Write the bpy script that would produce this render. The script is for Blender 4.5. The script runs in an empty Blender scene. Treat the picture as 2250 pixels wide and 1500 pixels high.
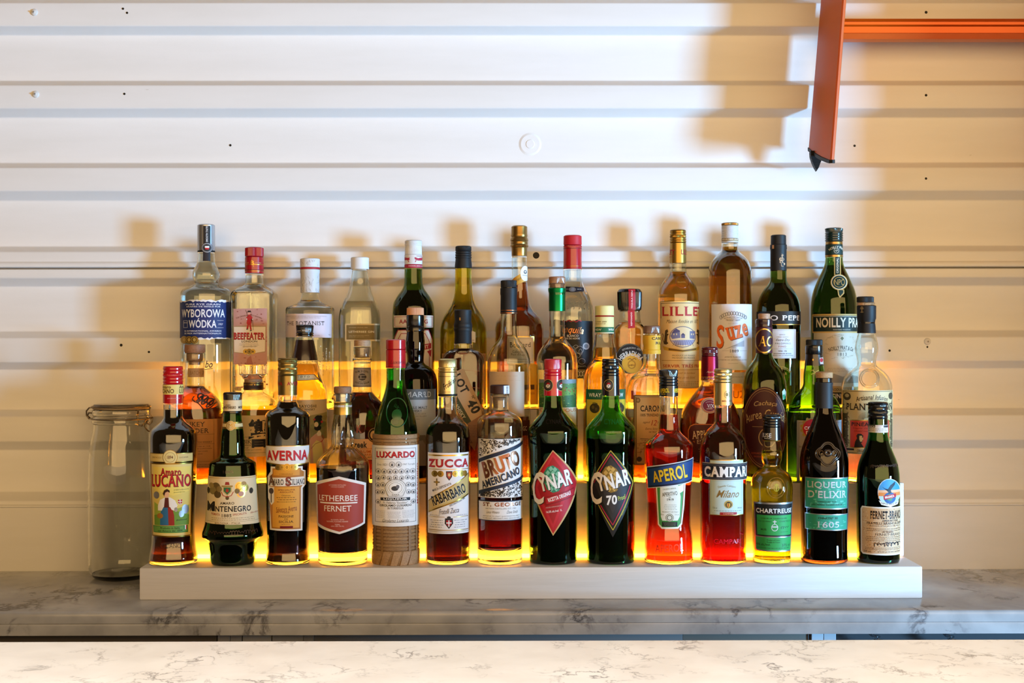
import bpy, bmesh, math, random
from mathutils import Vector, Matrix
C = bpy.context.scene
COL = C.collection
PI = math.pi
F = 2950.0
YAW, ROLL = -0.0058, -0.0012
CAMZ = 1.334
# ------------------------------------------------------------------ camera
cam_d = bpy.data.cameras.new('camera'); cam = bpy.data.objects.new('camera', cam_d); COL.objects.link(cam)
cam_d.sensor_width = 36.0; cam_d.lens = F / 2250 * 36.0
cam_d.clip_start = 0.01
MR = Matrix.Rotation(YAW, 3, 'Z') @ Matrix.Rotation(PI/2, 3, 'X') @ Matrix.Rotation(ROLL, 3, 'Z')
cam.matrix_world = Matrix.Translation((0, 0, CAMZ)) @ MR.to_4x4()
cam_d.shift_x = math.tan(YAW) * F / 2250.0
C.camera = cam
C.view_settings.view_transform = 'Standard'
C.view_settings.look = 'None'
C.view_settings.gamma = 1.0
C.view_settings.use_curve_mapping = False
C.view_settings.exposure = 0.0
C.cycles.max_bounces = 28; C.cycles.transmission_bounces = 26; C.cycles.glossy_bounces = 6; C.cycles.diffuse_bounces = 4
C.cycles.use_denoising = True
C.cycles.sample_clamp_indirect = 6.0
C.cycles.blur_glossy = 0.5

def W(px, py, Y):
    """world point on the plane y = Y seen at photograph pixel (px, py)"""
    # the lens shift moves the frame sideways, so the ray is taken through the shifted pixel
    r = MR @ Vector(((px - 1125 + cam_d.shift_x*2250) / F, (750 - py) / F, -1.0))
    return Vector((0, 0, CAMZ)) + r * (Y / r.y)

# ------------------------------------------------------------------ light
wd = bpy.data.worlds.new('world'); C.world = wd; wd.use_nodes = True
bg = wd.node_tree.nodes['Background']; bg.inputs[0].default_value = (0.9, 0.52, 0.22, 1); bg.inputs[1].default_value = 0.10
def area(name, loc, tgt, sx, sy, power, col):
    d = bpy.data.lights.new(name, 'AREA'); d.shape = 'RECTANGLE'; d.size = sx; d.size_y = sy; d.energy = power; d.color = col
    o = bpy.data.objects.new(name, d); COL.objects.link(o); o.location = loc
    o.rotation_euler = (Vector(tgt) - Vector(loc)).to_track_quat('-Z', 'Y').to_euler()
    return o
area('window_daylight', (3.42, 0.0, 0.97), (0.0, 2.2, 1.30), 0.50, 0.70, 300, (0.27, 0.61, 1.0))
area('room_fill_light', (1.0, -2.5, 1.98), (0.1, 2.2, 1.25), 7.0, 2.2, 186, (1.0, 0.625, 0.26))  # added broad fill for the room's warm light, not a single lamp
area('pendant_light', (0.0, 0.72, 2.3), (0.0, 0.88, 1.06), 2.6, 0.12, 9.5, (1.0, 0.94, 0.86)).data.spread = math.radians(80)

# ------------------------------------------------------------------ materials
def s2l(h):
    h = h.lstrip('#'); v = [int(h[i:i+2], 16)/255 for i in (0, 2, 4)]
    return tuple((c/12.92 if c <= .04045 else ((c+.055)/1.055)**2.4) for c in v) + (1.0,)
MATS = {}
def new_mat(name):
    m = bpy.data.materials.new(name); m.use_nodes = True
    return m, m.node_tree, m.node_tree.nodes['Principled BSDF']
ALIAS = dict(gold='m:C9A24A', dgold='m:9A7B35', silver='m:C8C8CC', bronze='m:A8693F', brass='m:B58A3C',
             white='F1F0EE', black='121212', red='BE1420', navy='1B2340', cream='EFE0C0', tan='D9BE92')
def pm(key):
    """plain / m:metal / g:gloss / w:wood material from a hex colour"""
    key = ALIAS.get(key, key)
    if key in MATS: return MATS[key]
    kind, hx = key.split(':') if ':' in key else ('p', key)
    m, nt, b = new_mat({'p': 'paper_print_', 'm': 'metal_foil_', 'g': 'gloss_plastic_', 'w': 'wood_'}[kind] + hx)
    b.inputs['Base Color'].default_value = s2l(hx)
    b.inputs['Roughness'].default_value = {'p': .55, 'm': .32, 'g': .22, 'w': .6}[kind]
    if kind == 'p': b.inputs['Specular IOR Level'].default_value = .35
    if kind == 'm': b.inputs['Metallic'].default_value = .85
    if kind == 'g': b.inputs['Coat Weight'].default_value = .3
    if kind == 'w':
        tc = nt.nodes.new('ShaderNodeTexCoord'); mp = nt.nodes.new('ShaderNodeMapping'); nz = nt.nodes.new('ShaderNodeTexNoise'); rp = nt.nodes.new('ShaderNodeValToRGB')
        mp.inputs['Scale'].default_value = (300, 300, 1400); nz.inputs['Scale'].default_value = 1.0; nz.inputs['Detail'].default_value = 4
        c = s2l(hx); rp.color_ramp.elements[0].color = (c[0]*.62, c[1]*.55, c[2]*.5, 1); rp.color_ramp.elements[1].color = c
        rp.color_ramp.elements[0].position = .3; rp.color_ramp.elements[1].position = .65
        nt.links.new(tc.outputs['Object'], mp.inputs[0]); nt.links.new(mp.outputs[0], nz.inputs['Vector']); nt.links.new(nz.outputs[0], rp.inputs[0]); nt.links.new(rp.outputs[0], b.inputs['Base Color'])
    MATS[key] = m
    return m
def glass(hx, ior=1.5, name='glass', rough=0.0):
    key = name + hx
    if key in MATS: return MATS[key]
    m, nt, b = new_mat(name + '_' + hx)
    b.inputs['Base Color'].default_value = s2l(hx); b.inputs['Transmission Weight'].default_value = 1.0
    b.inputs['IOR'].default_value = ior; b.inputs['Roughness'].default_value = rough
    MATS[key] = m
    return m
GL = dict(clear='F6FBF8', green='8CCC40', dgreen='86A458', vgreen='36AE44', olive='EAE488', brown='4A2A18', black='1A1410', amber='B88038')

def link(name, me, mats, parent=None, loc=None, smooth=True):
    o = bpy.data.objects.new(name, me); COL.objects.link(o)
    for m in (mats if isinstance(mats, (list, tuple)) else [mats]): me.materials.append(m)
    if smooth: me.shade_smooth() if smooth is True else None
    if parent: o.parent = parent
    if loc is not None: o.location = loc
    return o
def tag(o, label, cat=None, group=None, kind=None):
    if label: o['label'] = label
    if cat: o['category'] = cat
    if group: o['group'] = group
    if kind: o['kind'] = kind
    return o
def empty(name, loc, label=None, cat=None, group=None):
    o = bpy.data.objects.new(name, None); COL.objects.link(o); o.location = loc; o.empty_display_size = .02
    return tag(o, label, cat, group)
def auto_smooth(me, ang=35):
    bm = bmesh.new(); bm.from_mesh(me)
    for e in bm.edges:
        if len(e.link_faces) == 2 and e.calc_face_angle(0) > math.radians(ang): e.smooth = False
    bm.to_mesh(me); bm.free()
def mesh(name, vs, fs):
    me = bpy.data.meshes.new(name); me.from_pydata(vs, [], fs); me.update(); return me
def box(name, x0, x1, y0, y1, z0, z1, mat, parent=None, bev=0, loc=(0, 0, 0), seg=2):
    bm = bmesh.new(); bmesh.ops.create_cube(bm, size=1)
    for v in bm.verts: v.co = Vector(((x0+x1)/2 + v.co.x*(x1-x0), (y0+y1)/2 + v.co.y*(y1-y0), (z0+z1)/2 + v.co.z*(z1-z0)))
    if bev: bmesh.ops.bevel(bm, geom=bm.edges[:], offset=bev, segments=seg, affect='EDGES', profile=.5)
    me = bpy.data.meshes.new(name); bm.to_mesh(me); bm.free()
    o = link(name, me, mat, parent, loc); auto_smooth(me); return o
def tube(name, pts, rad, mat, parent=None, n=8, closed=False, loc=None):
    pts = [Vector(p) for p in pts]; N = len(pts); vs = []; fs = []
    up0 = None
    for i, p in enumerate(pts):
        a = pts[(i-1) % N] if (closed or i) else p; b = pts[(i+1) % N] if (closed or i < N-1) else p
        t = (b-a).normalized()
        if up0 is None: up0 = t.orthogonal().normalized()
        up0 = (up0 - t*up0.dot(t)).normalized(); s = t.cross(up0)
        for j in range(n):
            an = 2*PI*j/n; vs.append(p + (up0*math.cos(an) + s*math.sin(an))*rad)
    for i in range(N if closed else N-1):
        for j in range(n):
            fs.append((i*n+j, i*n+(j+1) % n, ((i+1) % N)*n+(j+1) % n, ((i+1) % N)*n+j))
    if not closed: fs += [tuple(range(n))[::-1], tuple((N-1)*n+j for j in range(n))]
    return link(name, mesh(name, vs, fs), mat, parent, loc)

# ------------------------------------------------------------------ profiles
class Prof:
    """monotone cubic through (y, half-width) points; a repeated y makes a hard step"""
    def __init__(s, pts, lin=False):
        s.p = sorted(pts); s.lin = lin; x = [a for a, _ in s.p]; y = [b for _, b in s.p]; n = len(x)
        d = [(y[i+1]-y[i])/max(1e-6, x[i+1]-x[i]) for i in range(n-1)]
        m = [0]*n
        if n > 1:
            m[0] = d[0]; m[-1] = d[-1]
            for i in range(1, n-1):
                if d[i-1]*d[i] <= 0: m[i] = 0
                else:
                    w1 = 2*(x[i+1]-x[i]) + (x[i]-x[i-1]); w2 = (x[i+1]-x[i]) + 2*(x[i]-x[i-1])
                    m[i] = (w1+w2)/(w1/d[i-1] + w2/d[i])
        s.x, s.y, s.m = x, y, m
    def __call__(s, t):
        x, y, m = s.x, s.y, s.m
        if t <= x[0]: return y[0]
        if t >= x[-1]: return y[-1]
        i = 0
        while x[i+1] < t: i += 1
        h = max(1e-6, x[i+1]-x[i]); u = (t-x[i])/h
        if s.lin: return y[i]*(1-u) + y[i+1]*u
        return (2*u**3-3*u*u+1)*y[i] + (u**3-2*u*u+u)*h*m[i] + (-2*u**3+3*u*u)*y[i+1] + (u**3-u*u)*h*m[i+1]

CROP = dict(F1=(300, 780, 2.7775), F2=(660, 740, 2.7775), F3=(1020, 740, 2.7775), F4=(1380, 740, 2.7775), F5=(1620, 740, 2.586),
            T1=(370, 470, 3.75), T2=(720, 470, 3.75), T3=(1060, 470, 3.75), T4=(1400, 470, 3.75), T5=(1640, 470, 3.75),
            M1=(380, 680, 3.947), M2=(660, 680, 3.947), M3=(940, 640, 3.947), M4=(1160, 640, 3.947), M5=(1380, 680, 3.947), M6=(1680, 640, 3.947))
ROWS = [(2.047, 0.9983), (2.1365, 1.1127), (2.2145, 1.2242)]
BACKS = [2.0862, 2.1712, 2.2545]
GROUPS = ['bottles along the front step', 'bottles along the middle step', 'bottles along the back step']
rnd = random.Random(7)

_tc = {}
def text_mesh(body, bold=0.0, sf=False, it=0.0, sp=1.0):
    """flat text outline normalised to a 1 x 1 box: vertices, faces"""
    key = (body, bold, sf, it, sp)
    if key in _tc: return _tc[key]
    c = bpy.data.curves.new('lettering', 'FONT'); c.body = body; c.resolution_u = 3 if len(body) < 14 else 2
    c.offset = bold; c.shear = it; c.space_character = sp
    o = bpy.data.objects.new('lettering', c); m = o.to_mesh()
    vs = [(v.co.x, v.co.y) for v in m.vertices]; fs = [tuple(p.vertices) for p in m.polygons]
    if sf:
        ymax = max(v[1] for v in vs); extra = []
        cnt = {}
        for f in fs:
            for i in range(len(f)):
                k = (min(f[i], f[i-1]), max(f[i], f[i-1])); cnt[k] = cnt.get(k, 0)+1
        for (a, b), k in cnt.items():
            if k == 1 and abs(vs[a][1]-vs[b][1]) < .004 and .03 < abs(vs[a][0]-vs[b][0]) < .26+bold*4:
                y = vs[a][1]; x0, x1 = sorted((vs[a][0], vs[b][0]))
                if abs(y) < .03+bold: extra.append((x0-.055, y, x1+.055, y+.05))
                elif y > .45: extra.append((x0-.055, y-.05, x1+.055, y))
        for (x0, y0, x1, y1) in extra:
            n = len(vs); vs += [(x0, y0), (x1, y0), (x1, y1), (x0, y1)]; fs.append((n, n+1, n+2, n+3))
    o.to_mesh_clear(); bpy.data.objects.remove(o); bpy.data.curves.remove(c)
    x0 = min(v[0] for v in vs); x1 = max(v[0] for v in vs); y0 = min(v[1] for v in vs); y1 = max(v[1] for v in vs)
    vs = [((x-x0)/(x1-x0)-.5, .5-(y-y0)/(y1-y0)) for x, y in vs]
    _tc[key] = (vs, fs)
    return _tc[key]

class Bottle:
    def __init__(s, name, row, crop, cx, body, label, gl='clear', liq=None, lev=None, n=2, d=1.0, t=1.15, base=8, cat='bottle',
                 turn=0, flute=None, gname='glass_body'):
        s.crop = CROP[crop]; s.Y, s.zb = ROWS[row]
        hm = max(h for _, h in body)/s.crop[2]*d; s.Y = min(s.Y, BACKS[row] - hm*s.Y/F - .0012)
        s.cx = s.X(cx); s.kk = s.Y / F
        s.w0 = W(s.cx, 750, s.Y)
        s.ybase = 750 + (s.w0.z - s.zb)/s.kk
        s.root = empty(name, (s.w0.x, s.Y, s.zb), label, cat, GROUPS[row])
        s.n, s.d = n, d
        if n == 2 and d == 1: s.root.rotation_euler.z = math.atan2(-s.w0.x, s.Y)
        s.root.rotation_euler.z += math.radians(turn)
        pts = [(s.YY(y), h/s.crop[2]) for y, h in body]
        s.ytop = pts[0][0]; hw = pts[-1][1]; yb = s.ybase
        pts = [p for p in pts if p[0] < yb-7] + [(yb-5, hw), (yb-1.6, hw*.965), (yb, hw*.88)]
        s.prof = Prof(pts); s.hmax = max(p[1] for p in pts); s.t = t
        ys = s.samples([p[0] for p in pts], s.ytop, yb)
        N = 56 if s.n == 2 else 64
        g = glass(GL.get(gl, gl))
        vs, fs = [], []
        s.flute = flute and (s.YY(flute[0]), s.YY(flute[1]), flute[2], flute[3]/s.crop[2])
        s.loft(vs, fs, [(y, s.prof(y)) for y in ys], N, False)
        yi = [y for y in ys if s.ytop+t*.8 < y < yb-base]
        inner = [(y, max(1.0, min(s.prof(y), s.prof(y+1), s.prof(max(y-1, s.ytop))) - t)) for y in yi] + [(yb-base+.01, max(1, (s.prof(yb-base)-t)*.9)), (yb-base+1.5, (s.prof(yb-base)-t)*.6)]
        s.loft(vs, fs, inner, N, True)
        s.part(gname, vs, fs, g)
        s.inner = inner
        if liq:
            yl = s.YY(lev) if lev else s.ytop+8
            li = [(yl, None)] + [(y, None) for y in yi if y > yl+1]
            pr = Prof(inner, lin=True)
            li = [(y, pr(y)-.22) for y, _ in li] + [(yb-base-.6, (s.prof(yb-base)-t)*.9-.25)]
            vs, fs = [], []
            s.loft(vs, fs, li, N, False)
            s.part('liquid', vs, fs, glass(liq, 1.345, 'liquid'))
        s.caps = {}; s.capo = {}
    def X(s, x): return s.crop[0] + x/s.crop[2]
    def YY(s, y): return s.crop[1] + y/s.crop[2]
    def K(s, crop): s.crop = CROP[crop]; return s
    def samples(s, must, a, b):
        ys = sorted(set([round(y, 2) for y in must if a <= y <= b]))
        out = []
        for i in range(len(ys)-1):
            k = max(1, min(14, int((ys[i+1]-ys[i])/2.4)))
            out += [ys[i] + (ys[i+1]-ys[i])*j/k for j in range(k)]
        return out + [ys[-1]]
    def z(s, y):
        z = (s.ybase - y)*s.kk
        return max(0.0, z)
    def sect(s, hw):
        if s.n == 2 and s.d == 1: return 2, hw
        t = min(1, max(0, (hw/s.hmax - .5)/.3)); t = t*t*(3-2*t)
        return 2 + (s.n-2)*t, hw*(1-t) + min(hw, s.d*s.hmax)*t
    def loft(s, vs, fs, rings, N, flip, round_=False, knurl=None):
        b0 = len(vs)
        for y, hw in rings:
            n, dp = (2, hw) if round_ else s.sect(hw)
            for j in range(N):
                th = 2*PI*j/N; sn, cs = math.sin(th), math.cos(th)
                e = 2.0/n; k = 1.0
                if knurl and any(a <= y <= b for a, b in knurl): k = 1 - (.035 if j % 2 else 0)
                if getattr(s, 'flute', None) and not round_ and s.flute[0] < y < s.flute[1]:
                    q = math.sin(PI*(y-s.flute[0])/(s.flute[1]-s.flute[0])); k = 1 - s.flute[3]/hw*q*(.5+.5*math.cos(th*s.flute[2]))
                x = hw*k*math.copysign(abs(sn)**e, sn); yy = -dp*k*math.copysign(abs(cs)**e, cs)
                vs.append((x*s.kk, yy*s.kk, s.z(y)))
        M = len(rings); fl = []
        for i in range(M-1):
            for j in range(N):
                fl.append((b0+i*N+j, b0+(i+1)*N+j, b0+(i+1)*N+(j+1) % N, b0+i*N+(j+1) % N))
        fl.append(tuple(b0+j for j in range(N)))
        fl.append(tuple(b0+(M-1)*N+j for j in range(N))[::-1])
        fs += [f[::-1] for f in fl] if flip else fl
    def part(s, name, vs, fs, mat, parent=None, ang=40):
        me = mesh(name, vs, fs); o = link(name, me, mat, parent or s.root); auto_smooth(me, ang); return o
    def cap(s, name, mat, pts, kn=None, label=None, dx=0, thr=None):
        """solid turned part round the neck; pts are (y, half-width) in crop pixels, thr = thread ridges (y0, y1, count)"""
        P = [(s.YY(y), h/s.crop[2]) for y, h in pts]
        if thr:
            a, b, k = s.YY(thr[0]), s.YY(thr[1]), thr[2]
            pr = Prof(P, lin=True)
            P = [p for p in P if not a < p[0] < b]
            for i in range(k):
                yy = a + (b-a)*(i+.0)/k; st = (b-a)/k
                h = pr(yy+st*.5)
                P += [(yy+st*.08, h-1.1), (yy+st*.3, h), (yy+st*.75, h), (yy+st*.95, h-1.0)]
            P.sort()
        y0, h0 = P[0]; P = [(y0, h0*.90)] + [(y0+.9, h0)] + [p for p in P[1:] if p[0] > y0+.9]
        kk = [(s.YY(a), s.YY(b)) for a, b in kn] if kn else None
        rings = list(P)
        if kk:
            for a, b in kk: 
                h = Prof(P, lin=True); rings += [(a+.05, h(a+.05)), (b-.05, h(b-.05))]
            rings.sort()
        vs, fs = [], []
        s.loft(vs, fs, rings, 96 if kk else 40, False, True, kk)
        if dx: vs = [(x + dx/s.crop[2]*s.kk, y, z) for x, y, z in vs]
        o = s.part(name, vs, fs, pm(mat) if isinstance(mat, str) else mat, ang=30)
        if label: o['label'] = label
        s.caps[name] = Prof(P, lin=True); s.capo[name] = o
        return o
    def surf(s, u, y, off, prof=None):
        """point on the surface: u = arc distance (px) from the front line, y = photo px"""
        if prof is not None:
            R = prof(y); th = u/R
            return ((R+off)*math.sin(th)*s.kk, -(R+off)*math.cos(th)*s.kk, s.z(y))
        R = s.prof(y); n, dp = s.sect(R)
        if s.n == 2 and s.d == 1:
            th = u/R
            return ((R+off)*math.sin(th)*s.kk, -(R+off)*math.cos(th)*s.kk, s.z(y))
        q = max(-.985, min(.985, u/R)); w = (1-abs(q)**n)**(1/n)
        nx = math.copysign(abs(q)**(n-1), q)/R; ny = w**(n-1)/dp; l = math.hypot(nx, ny)
        return ((q*R + off*nx/l)*s.kk, (-w*dp - off*ny/l)*s.kk, s.z(y))
    def arc(s, px, y, prof=None):
        dx = px - s.cx; R = (prof or s.prof)(y)
        if prof is None and not (s.n == 2 and s.d == 1):
            p = W(px, 750, s.Y - s.d*s.hmax*s.kk); return (p.x - s.w0.x)/s.kk
        q = dx/R
        if abs(q) < .95: return R*math.asin(q)
        return math.copysign(R*(1.2532 + (abs(q)-.95)*3.2), q)
    def label(s, name, ops, on=None, text=None, off=.35, dx=0):
        prof = s.caps[on] if on else None
        bm = bmesh.new(); mats = []; boxes = []
        def lay(vs2, fs, mat):
            xs = [v[0] for v in vs2]; ys = [v[1] for v in vs2]; bb = (min(xs), min(ys), max(xs), max(ys))
            lv = 0
            for (a, l) in boxes:
                if a[0] < bb[2] and bb[0] < a[2] and a[1] < bb[3] and bb[1] < a[3]: lv = max(lv, l+1)
            boxes.append((bb, lv))
            if mat not in mats: mats.append(mat)
            mi = mats.index(mat); V = [bm.verts.new((x, y, lv)) for x, y in vs2]
            for f in fs:
                try: F_ = bm.faces.new([V[i] for i in f]); F_.material_index = mi
                except ValueError: pass
        for op in ops:
            k = op[0]
            if k == 'K': s.crop = CROP[op[1]]; continue
            a = op[1:]
            if k == 'T':
                body, cx, cy, w, h, col = a[:6]; kw = a[6] if len(a) > 6 else {}
                X0, Y0 = s.X(cx), s.YY(cy); w /= s.crop[2]; h /= s.crop[2]
                rot = math.radians(kw.get('rot', 0)); ar = kw.get('arc', 0)/s.crop[2]
                if not rot and not kw.get('raw'):
                    u0, u1 = s.arc(X0-w/2, Y0, prof), s.arc(X0+w/2, Y0, prof); uc, uw = (u0+u1)/2, u1-u0
                else: uc, uw = s.arc(X0, Y0, prof), w
                bo = kw.get('b', 0.0)*.62; vs, fs = text_mesh(body, bo, kw.get('sf', False), kw.get('it', 0.0), kw.get('sp', 1.0) + bo*2.2 + (.06 if kw.get('sf') else 0))
                o = []
                for x, y in vs:
                    x *= uw; y *= h
                    if kw.get('grow'): y *= 1 + kw['grow']*x/uw
                    if ar: an = x/ar; x, y = (ar-y)*math.sin(an), ar-(ar-y)*math.cos(an)
                    x, y = x*math.cos(rot)-y*math.sin(rot), x*math.sin(rot)+y*math.cos(rot)
                    o.append((uc+x, Y0+y))
                if kw.get('sh'):
                    sx, sc = kw['sh']; sx /= s.crop[2]
                    lay([(x+sx, y+sx) for x, y in o], fs, sc)
                lay(o, fs, a[5]); continue
            if k == 'R': x0, y0, x1, y1, col = a; polys = [[(x0, y0), (x1, y0), (x1, y1), (x0, y1)]]
            elif k == 'P': polys = [list(a[0])]; col = a[1]
            elif k == 'E': cx, cy, rx, ry, col = a; m = 12 if rx/s.crop[2] < 5 else 28; polys = [[(cx+rx*math.cos(2*PI*i/m), cy+ry*math.sin(2*PI*i/m)) for i in range(m)]]
            elif k == 'O':
                cx, cy, rx, ry, w, col = a; m = 14 if rx/s.crop[2] < 5 else 32; polys = []
                for i in range(m):
                    q = [2*PI*i/m, 2*PI*(i+1)/m]
                    polys.append([(cx+rx*math.cos(q[0]), cy+ry*math.sin(q[0])), (cx+rx*math.cos(q[1]), cy+ry*math.sin(q[1])), (cx+(rx-w)*math.cos(q[1]), cy+(ry-w)*math.sin(q[1])), (cx+(rx-w)*math.cos(q[0]), cy+(ry-w)*math.sin(q[0]))])
            elif k == 'FR':
                x0, y0, x1, y1, w, col = a
                polys = [[(x0, y0), (x1, y0), (x1, y0+w), (x0, y0+w)], [(x0, y1-w), (x1, y1-w), (x1, y1), (x0, y1)], [(x0, y0+w), (x0+w, y0+w), (x0+w, y1-w), (x0, y1-w)], [(x1-w, y0+w), (x1, y0+w), (x1, y1-w), (x1-w, y1-w)]]
            elif k == 'L':
                pts, w, col = a; polys = []
                for (p, q) in zip(pts, pts[1:]):
                    dx_, dy_ = q[0]-p[0], q[1]-p[1]; l = math.hypot(dx_, dy_) or 1; nx, ny = -dy_/l*w/2, dx_/l*w/2
                    polys.append([(p[0]+nx, p[1]+ny), (q[0]+nx, q[1]+ny), (q[0]-nx, q[1]-ny), (p[0]-nx, p[1]-ny)])
            elif k == 'FT':      # rows of print too small to read
                x0, y0, x1, y1, rows, col = a; polys = []; pitch = (y1-y0)/rows
                for r in range(rows):
                    x = x0 + rnd.random()*pitch
                    y = y0 + pitch*r
                    while x < x1-pitch:
                        l = min(x1-x, pitch*rnd.uniform(.3, 1.4)); polys.append([(x, y+pitch*.3), (x+l, y+pitch*.3), (x+l, y+pitch*.54), (x, y+pitch*.54)]); x += l + pitch*.3
            elif k == 'SG':      # handwriting
                x0, y, x1, amp, w, col = a; polys = []; ph = 0; p = None; st_ = amp*.09; x = x0; ev = 1
                while x < x1:
                    ph += .75; x += st_
                    if int(ph/6.28) != int((ph-.75)/6.28): ev = rnd.choice([.35, .5, .5, 1.1])
                    q = (x + amp*.2*ev*math.sin(ph), y - amp*.45*ev*math.cos(ph) - (x-x0)/(x1-x0)*amp*.2)
                    if p:
                        dx_, dy_ = q[0]-p[0], q[1]-p[1]; l = math.hypot(dx_, dy_) or 1; nx, ny = -dy_/l*w/2, dx_/l*w/2
                        polys.append([(p[0]+nx, p[1]+ny), (q[0]+nx, q[1]+ny), (q[0]-nx, q[1]-ny), (p[0]-nx, p[1]-ny)])
                    p = q
            V, Fs = [], []
            for pl in polys:
                i0 = len(V)
                V += [(s.arc(s.X(x), s.YY(y), prof), s.YY(y)) for x, y in pl]; Fs.append(tuple(range(i0, len(V))))
            lay(V, Fs, col)
        bmesh.ops.triangulate(bm, faces=[f for f in bm.faces if len(f.verts) > 4])
        us = [v.co.x for v in bm.verts]; vv = [v.co.y for v in bm.verts]
        R = (prof or s.prof)((min(vv)+max(vv))/2)
        if prof or s.n == 2 and s.d == 1: st = max(1.2, R/11)
        else: st = max(2, R/7)
        def cut(co, no):
            bmesh.ops.bisect_plane(bm, geom=bm.verts[:]+bm.edges[:]+bm.faces[:], plane_co=co, plane_no=no, dist=1e-4)
        k = math.ceil(min(us)/st)
        while k*st < max(us): cut((k*st, 0, 0), (1, 0, 0)); k += 1
        sv = 3.0 if abs((prof or s.prof)(min(vv)) - (prof or s.prof)(max(vv))) > 3 else 9.0
        k = math.ceil(min(vv)/sv)
        while k*sv < max(vv): cut((0, k*sv, 0), (0, 1, 0)); k += 1
        for v in bm.verts:
            v.co = Vector(s.surf(v.co.x+dx, v.co.y, off + v.co.z*.075, prof))
        bmesh.ops.recalc_face_normals(bm, faces=bm.faces[:])
        for f in bm.faces:
            if f.normal.dot(Vector((f.calc_center_median().x, f.calc_center_median().y, 0))) < 0: f.normal_flip()
        me = bpy.data.meshes.new(name); bm.to_mesh(me); bm.free()
        o = link(name, me, [pm(m) if isinstance(m, str) else m for m in mats], s.capo.get(on, s.root))
        if text: o['label'] = text
        return o
    def ring(s, name, cx, cy, rx, ry, rad, mat, text=None):
        X0, Y0 = s.X(cx), s.YY(cy); rx /= s.crop[2]; ry /= s.crop[2]
        uc = s.arc(X0, Y0); rad /= s.crop[2]
        pts = [s.surf(uc + rx*math.cos(2*PI*i/36), Y0 + ry*math.sin(2*PI*i/36), rad*.55) for i in range(36)]
        o = tube(name, pts, rad*s.kk, mat, s.root, 6, True)
        if text: o['label'] = text
        return o

# ------------------------------------------------------------------ procedural surfaces
def wall_mat():
    m, nt, b = new_mat('white_painted_steel'); N = nt.nodes; L = nt.links
    tc = N.new('ShaderNodeTexCoord'); mp = N.new('ShaderNodeMapping'); mp.inputs['Scale'].default_value = (2.2, 2.2, 16)
    nz = N.new('ShaderNodeTexNoise'); nz.inputs['Scale'].default_value = 3; nz.inputs['Detail'].default_value = 6
    rp = N.new('ShaderNodeValToRGB'); rp.color_ramp.elements[0].color = (.79, .785, .775, 1); rp.color_ramp.elements[1].color = (.815, .81, .805, 1)
    rp.color_ramp.elements[0].position = .3; rp.color_ramp.elements[1].position = .6
    L.new(tc.outputs['Object'], mp.inputs[0]); L.new(mp.outputs[0], nz.inputs['Vector']); L.new(nz.outputs[0], rp.inputs[0])
    # scuffs: thin dark dashes
    mp2 = N.new('ShaderNodeMapping'); mp2.inputs['Scale'].default_value = (22, 22, 90)
    n2 = N.new('ShaderNodeTexNoise'); n2.inputs['Scale'].default_value = 1.0; n2.inputs['Detail'].default_value = 3; n2.inputs['Roughness'].default_value = .7
    r2 = N.new('ShaderNodeValToRGB'); r2.color_ramp.elements[0].position = .765; r2.color_ramp.elements[0].color = (1, 1, 1, 1); r2.color_ramp.elements[1].position = .80; r2.color_ramp.elements[1].color = (.55, .5, .45, 1)
    mx = N.new('ShaderNodeMixRGB'); mx.blend_type = 'MULTIPLY'; mx.inputs[0].default_value = 1
    L.new(tc.outputs['Object'], mp2.inputs[0]); L.new(mp2.outputs[0], n2.inputs['Vector']); L.new(n2.outputs[0], r2.inputs[0])
    L.new(rp.outputs[0], mx.inputs[1]); L.new(r2.outputs[0], mx.inputs[2]); L.new(mx.outputs[0], b.inputs['Base Color'])
    b.inputs['Roughness'].default_value = .42; b.inputs['Specular IOR Level'].default_value = .35
    n3 = N.new('ShaderNodeTexNoise'); n3.inputs['Scale'].default_value = 350; bp = N.new('ShaderNodeBump'); bp.inputs['Strength'].default_value = .06; bp.inputs['Distance'].default_value = .001
    L.new(tc.outputs['Object'], n3.inputs['Vector']); L.new(n3.outputs[0], bp.inputs['Height']); L.new(bp.outputs[0], b.inputs['Normal'])
    return m
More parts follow.
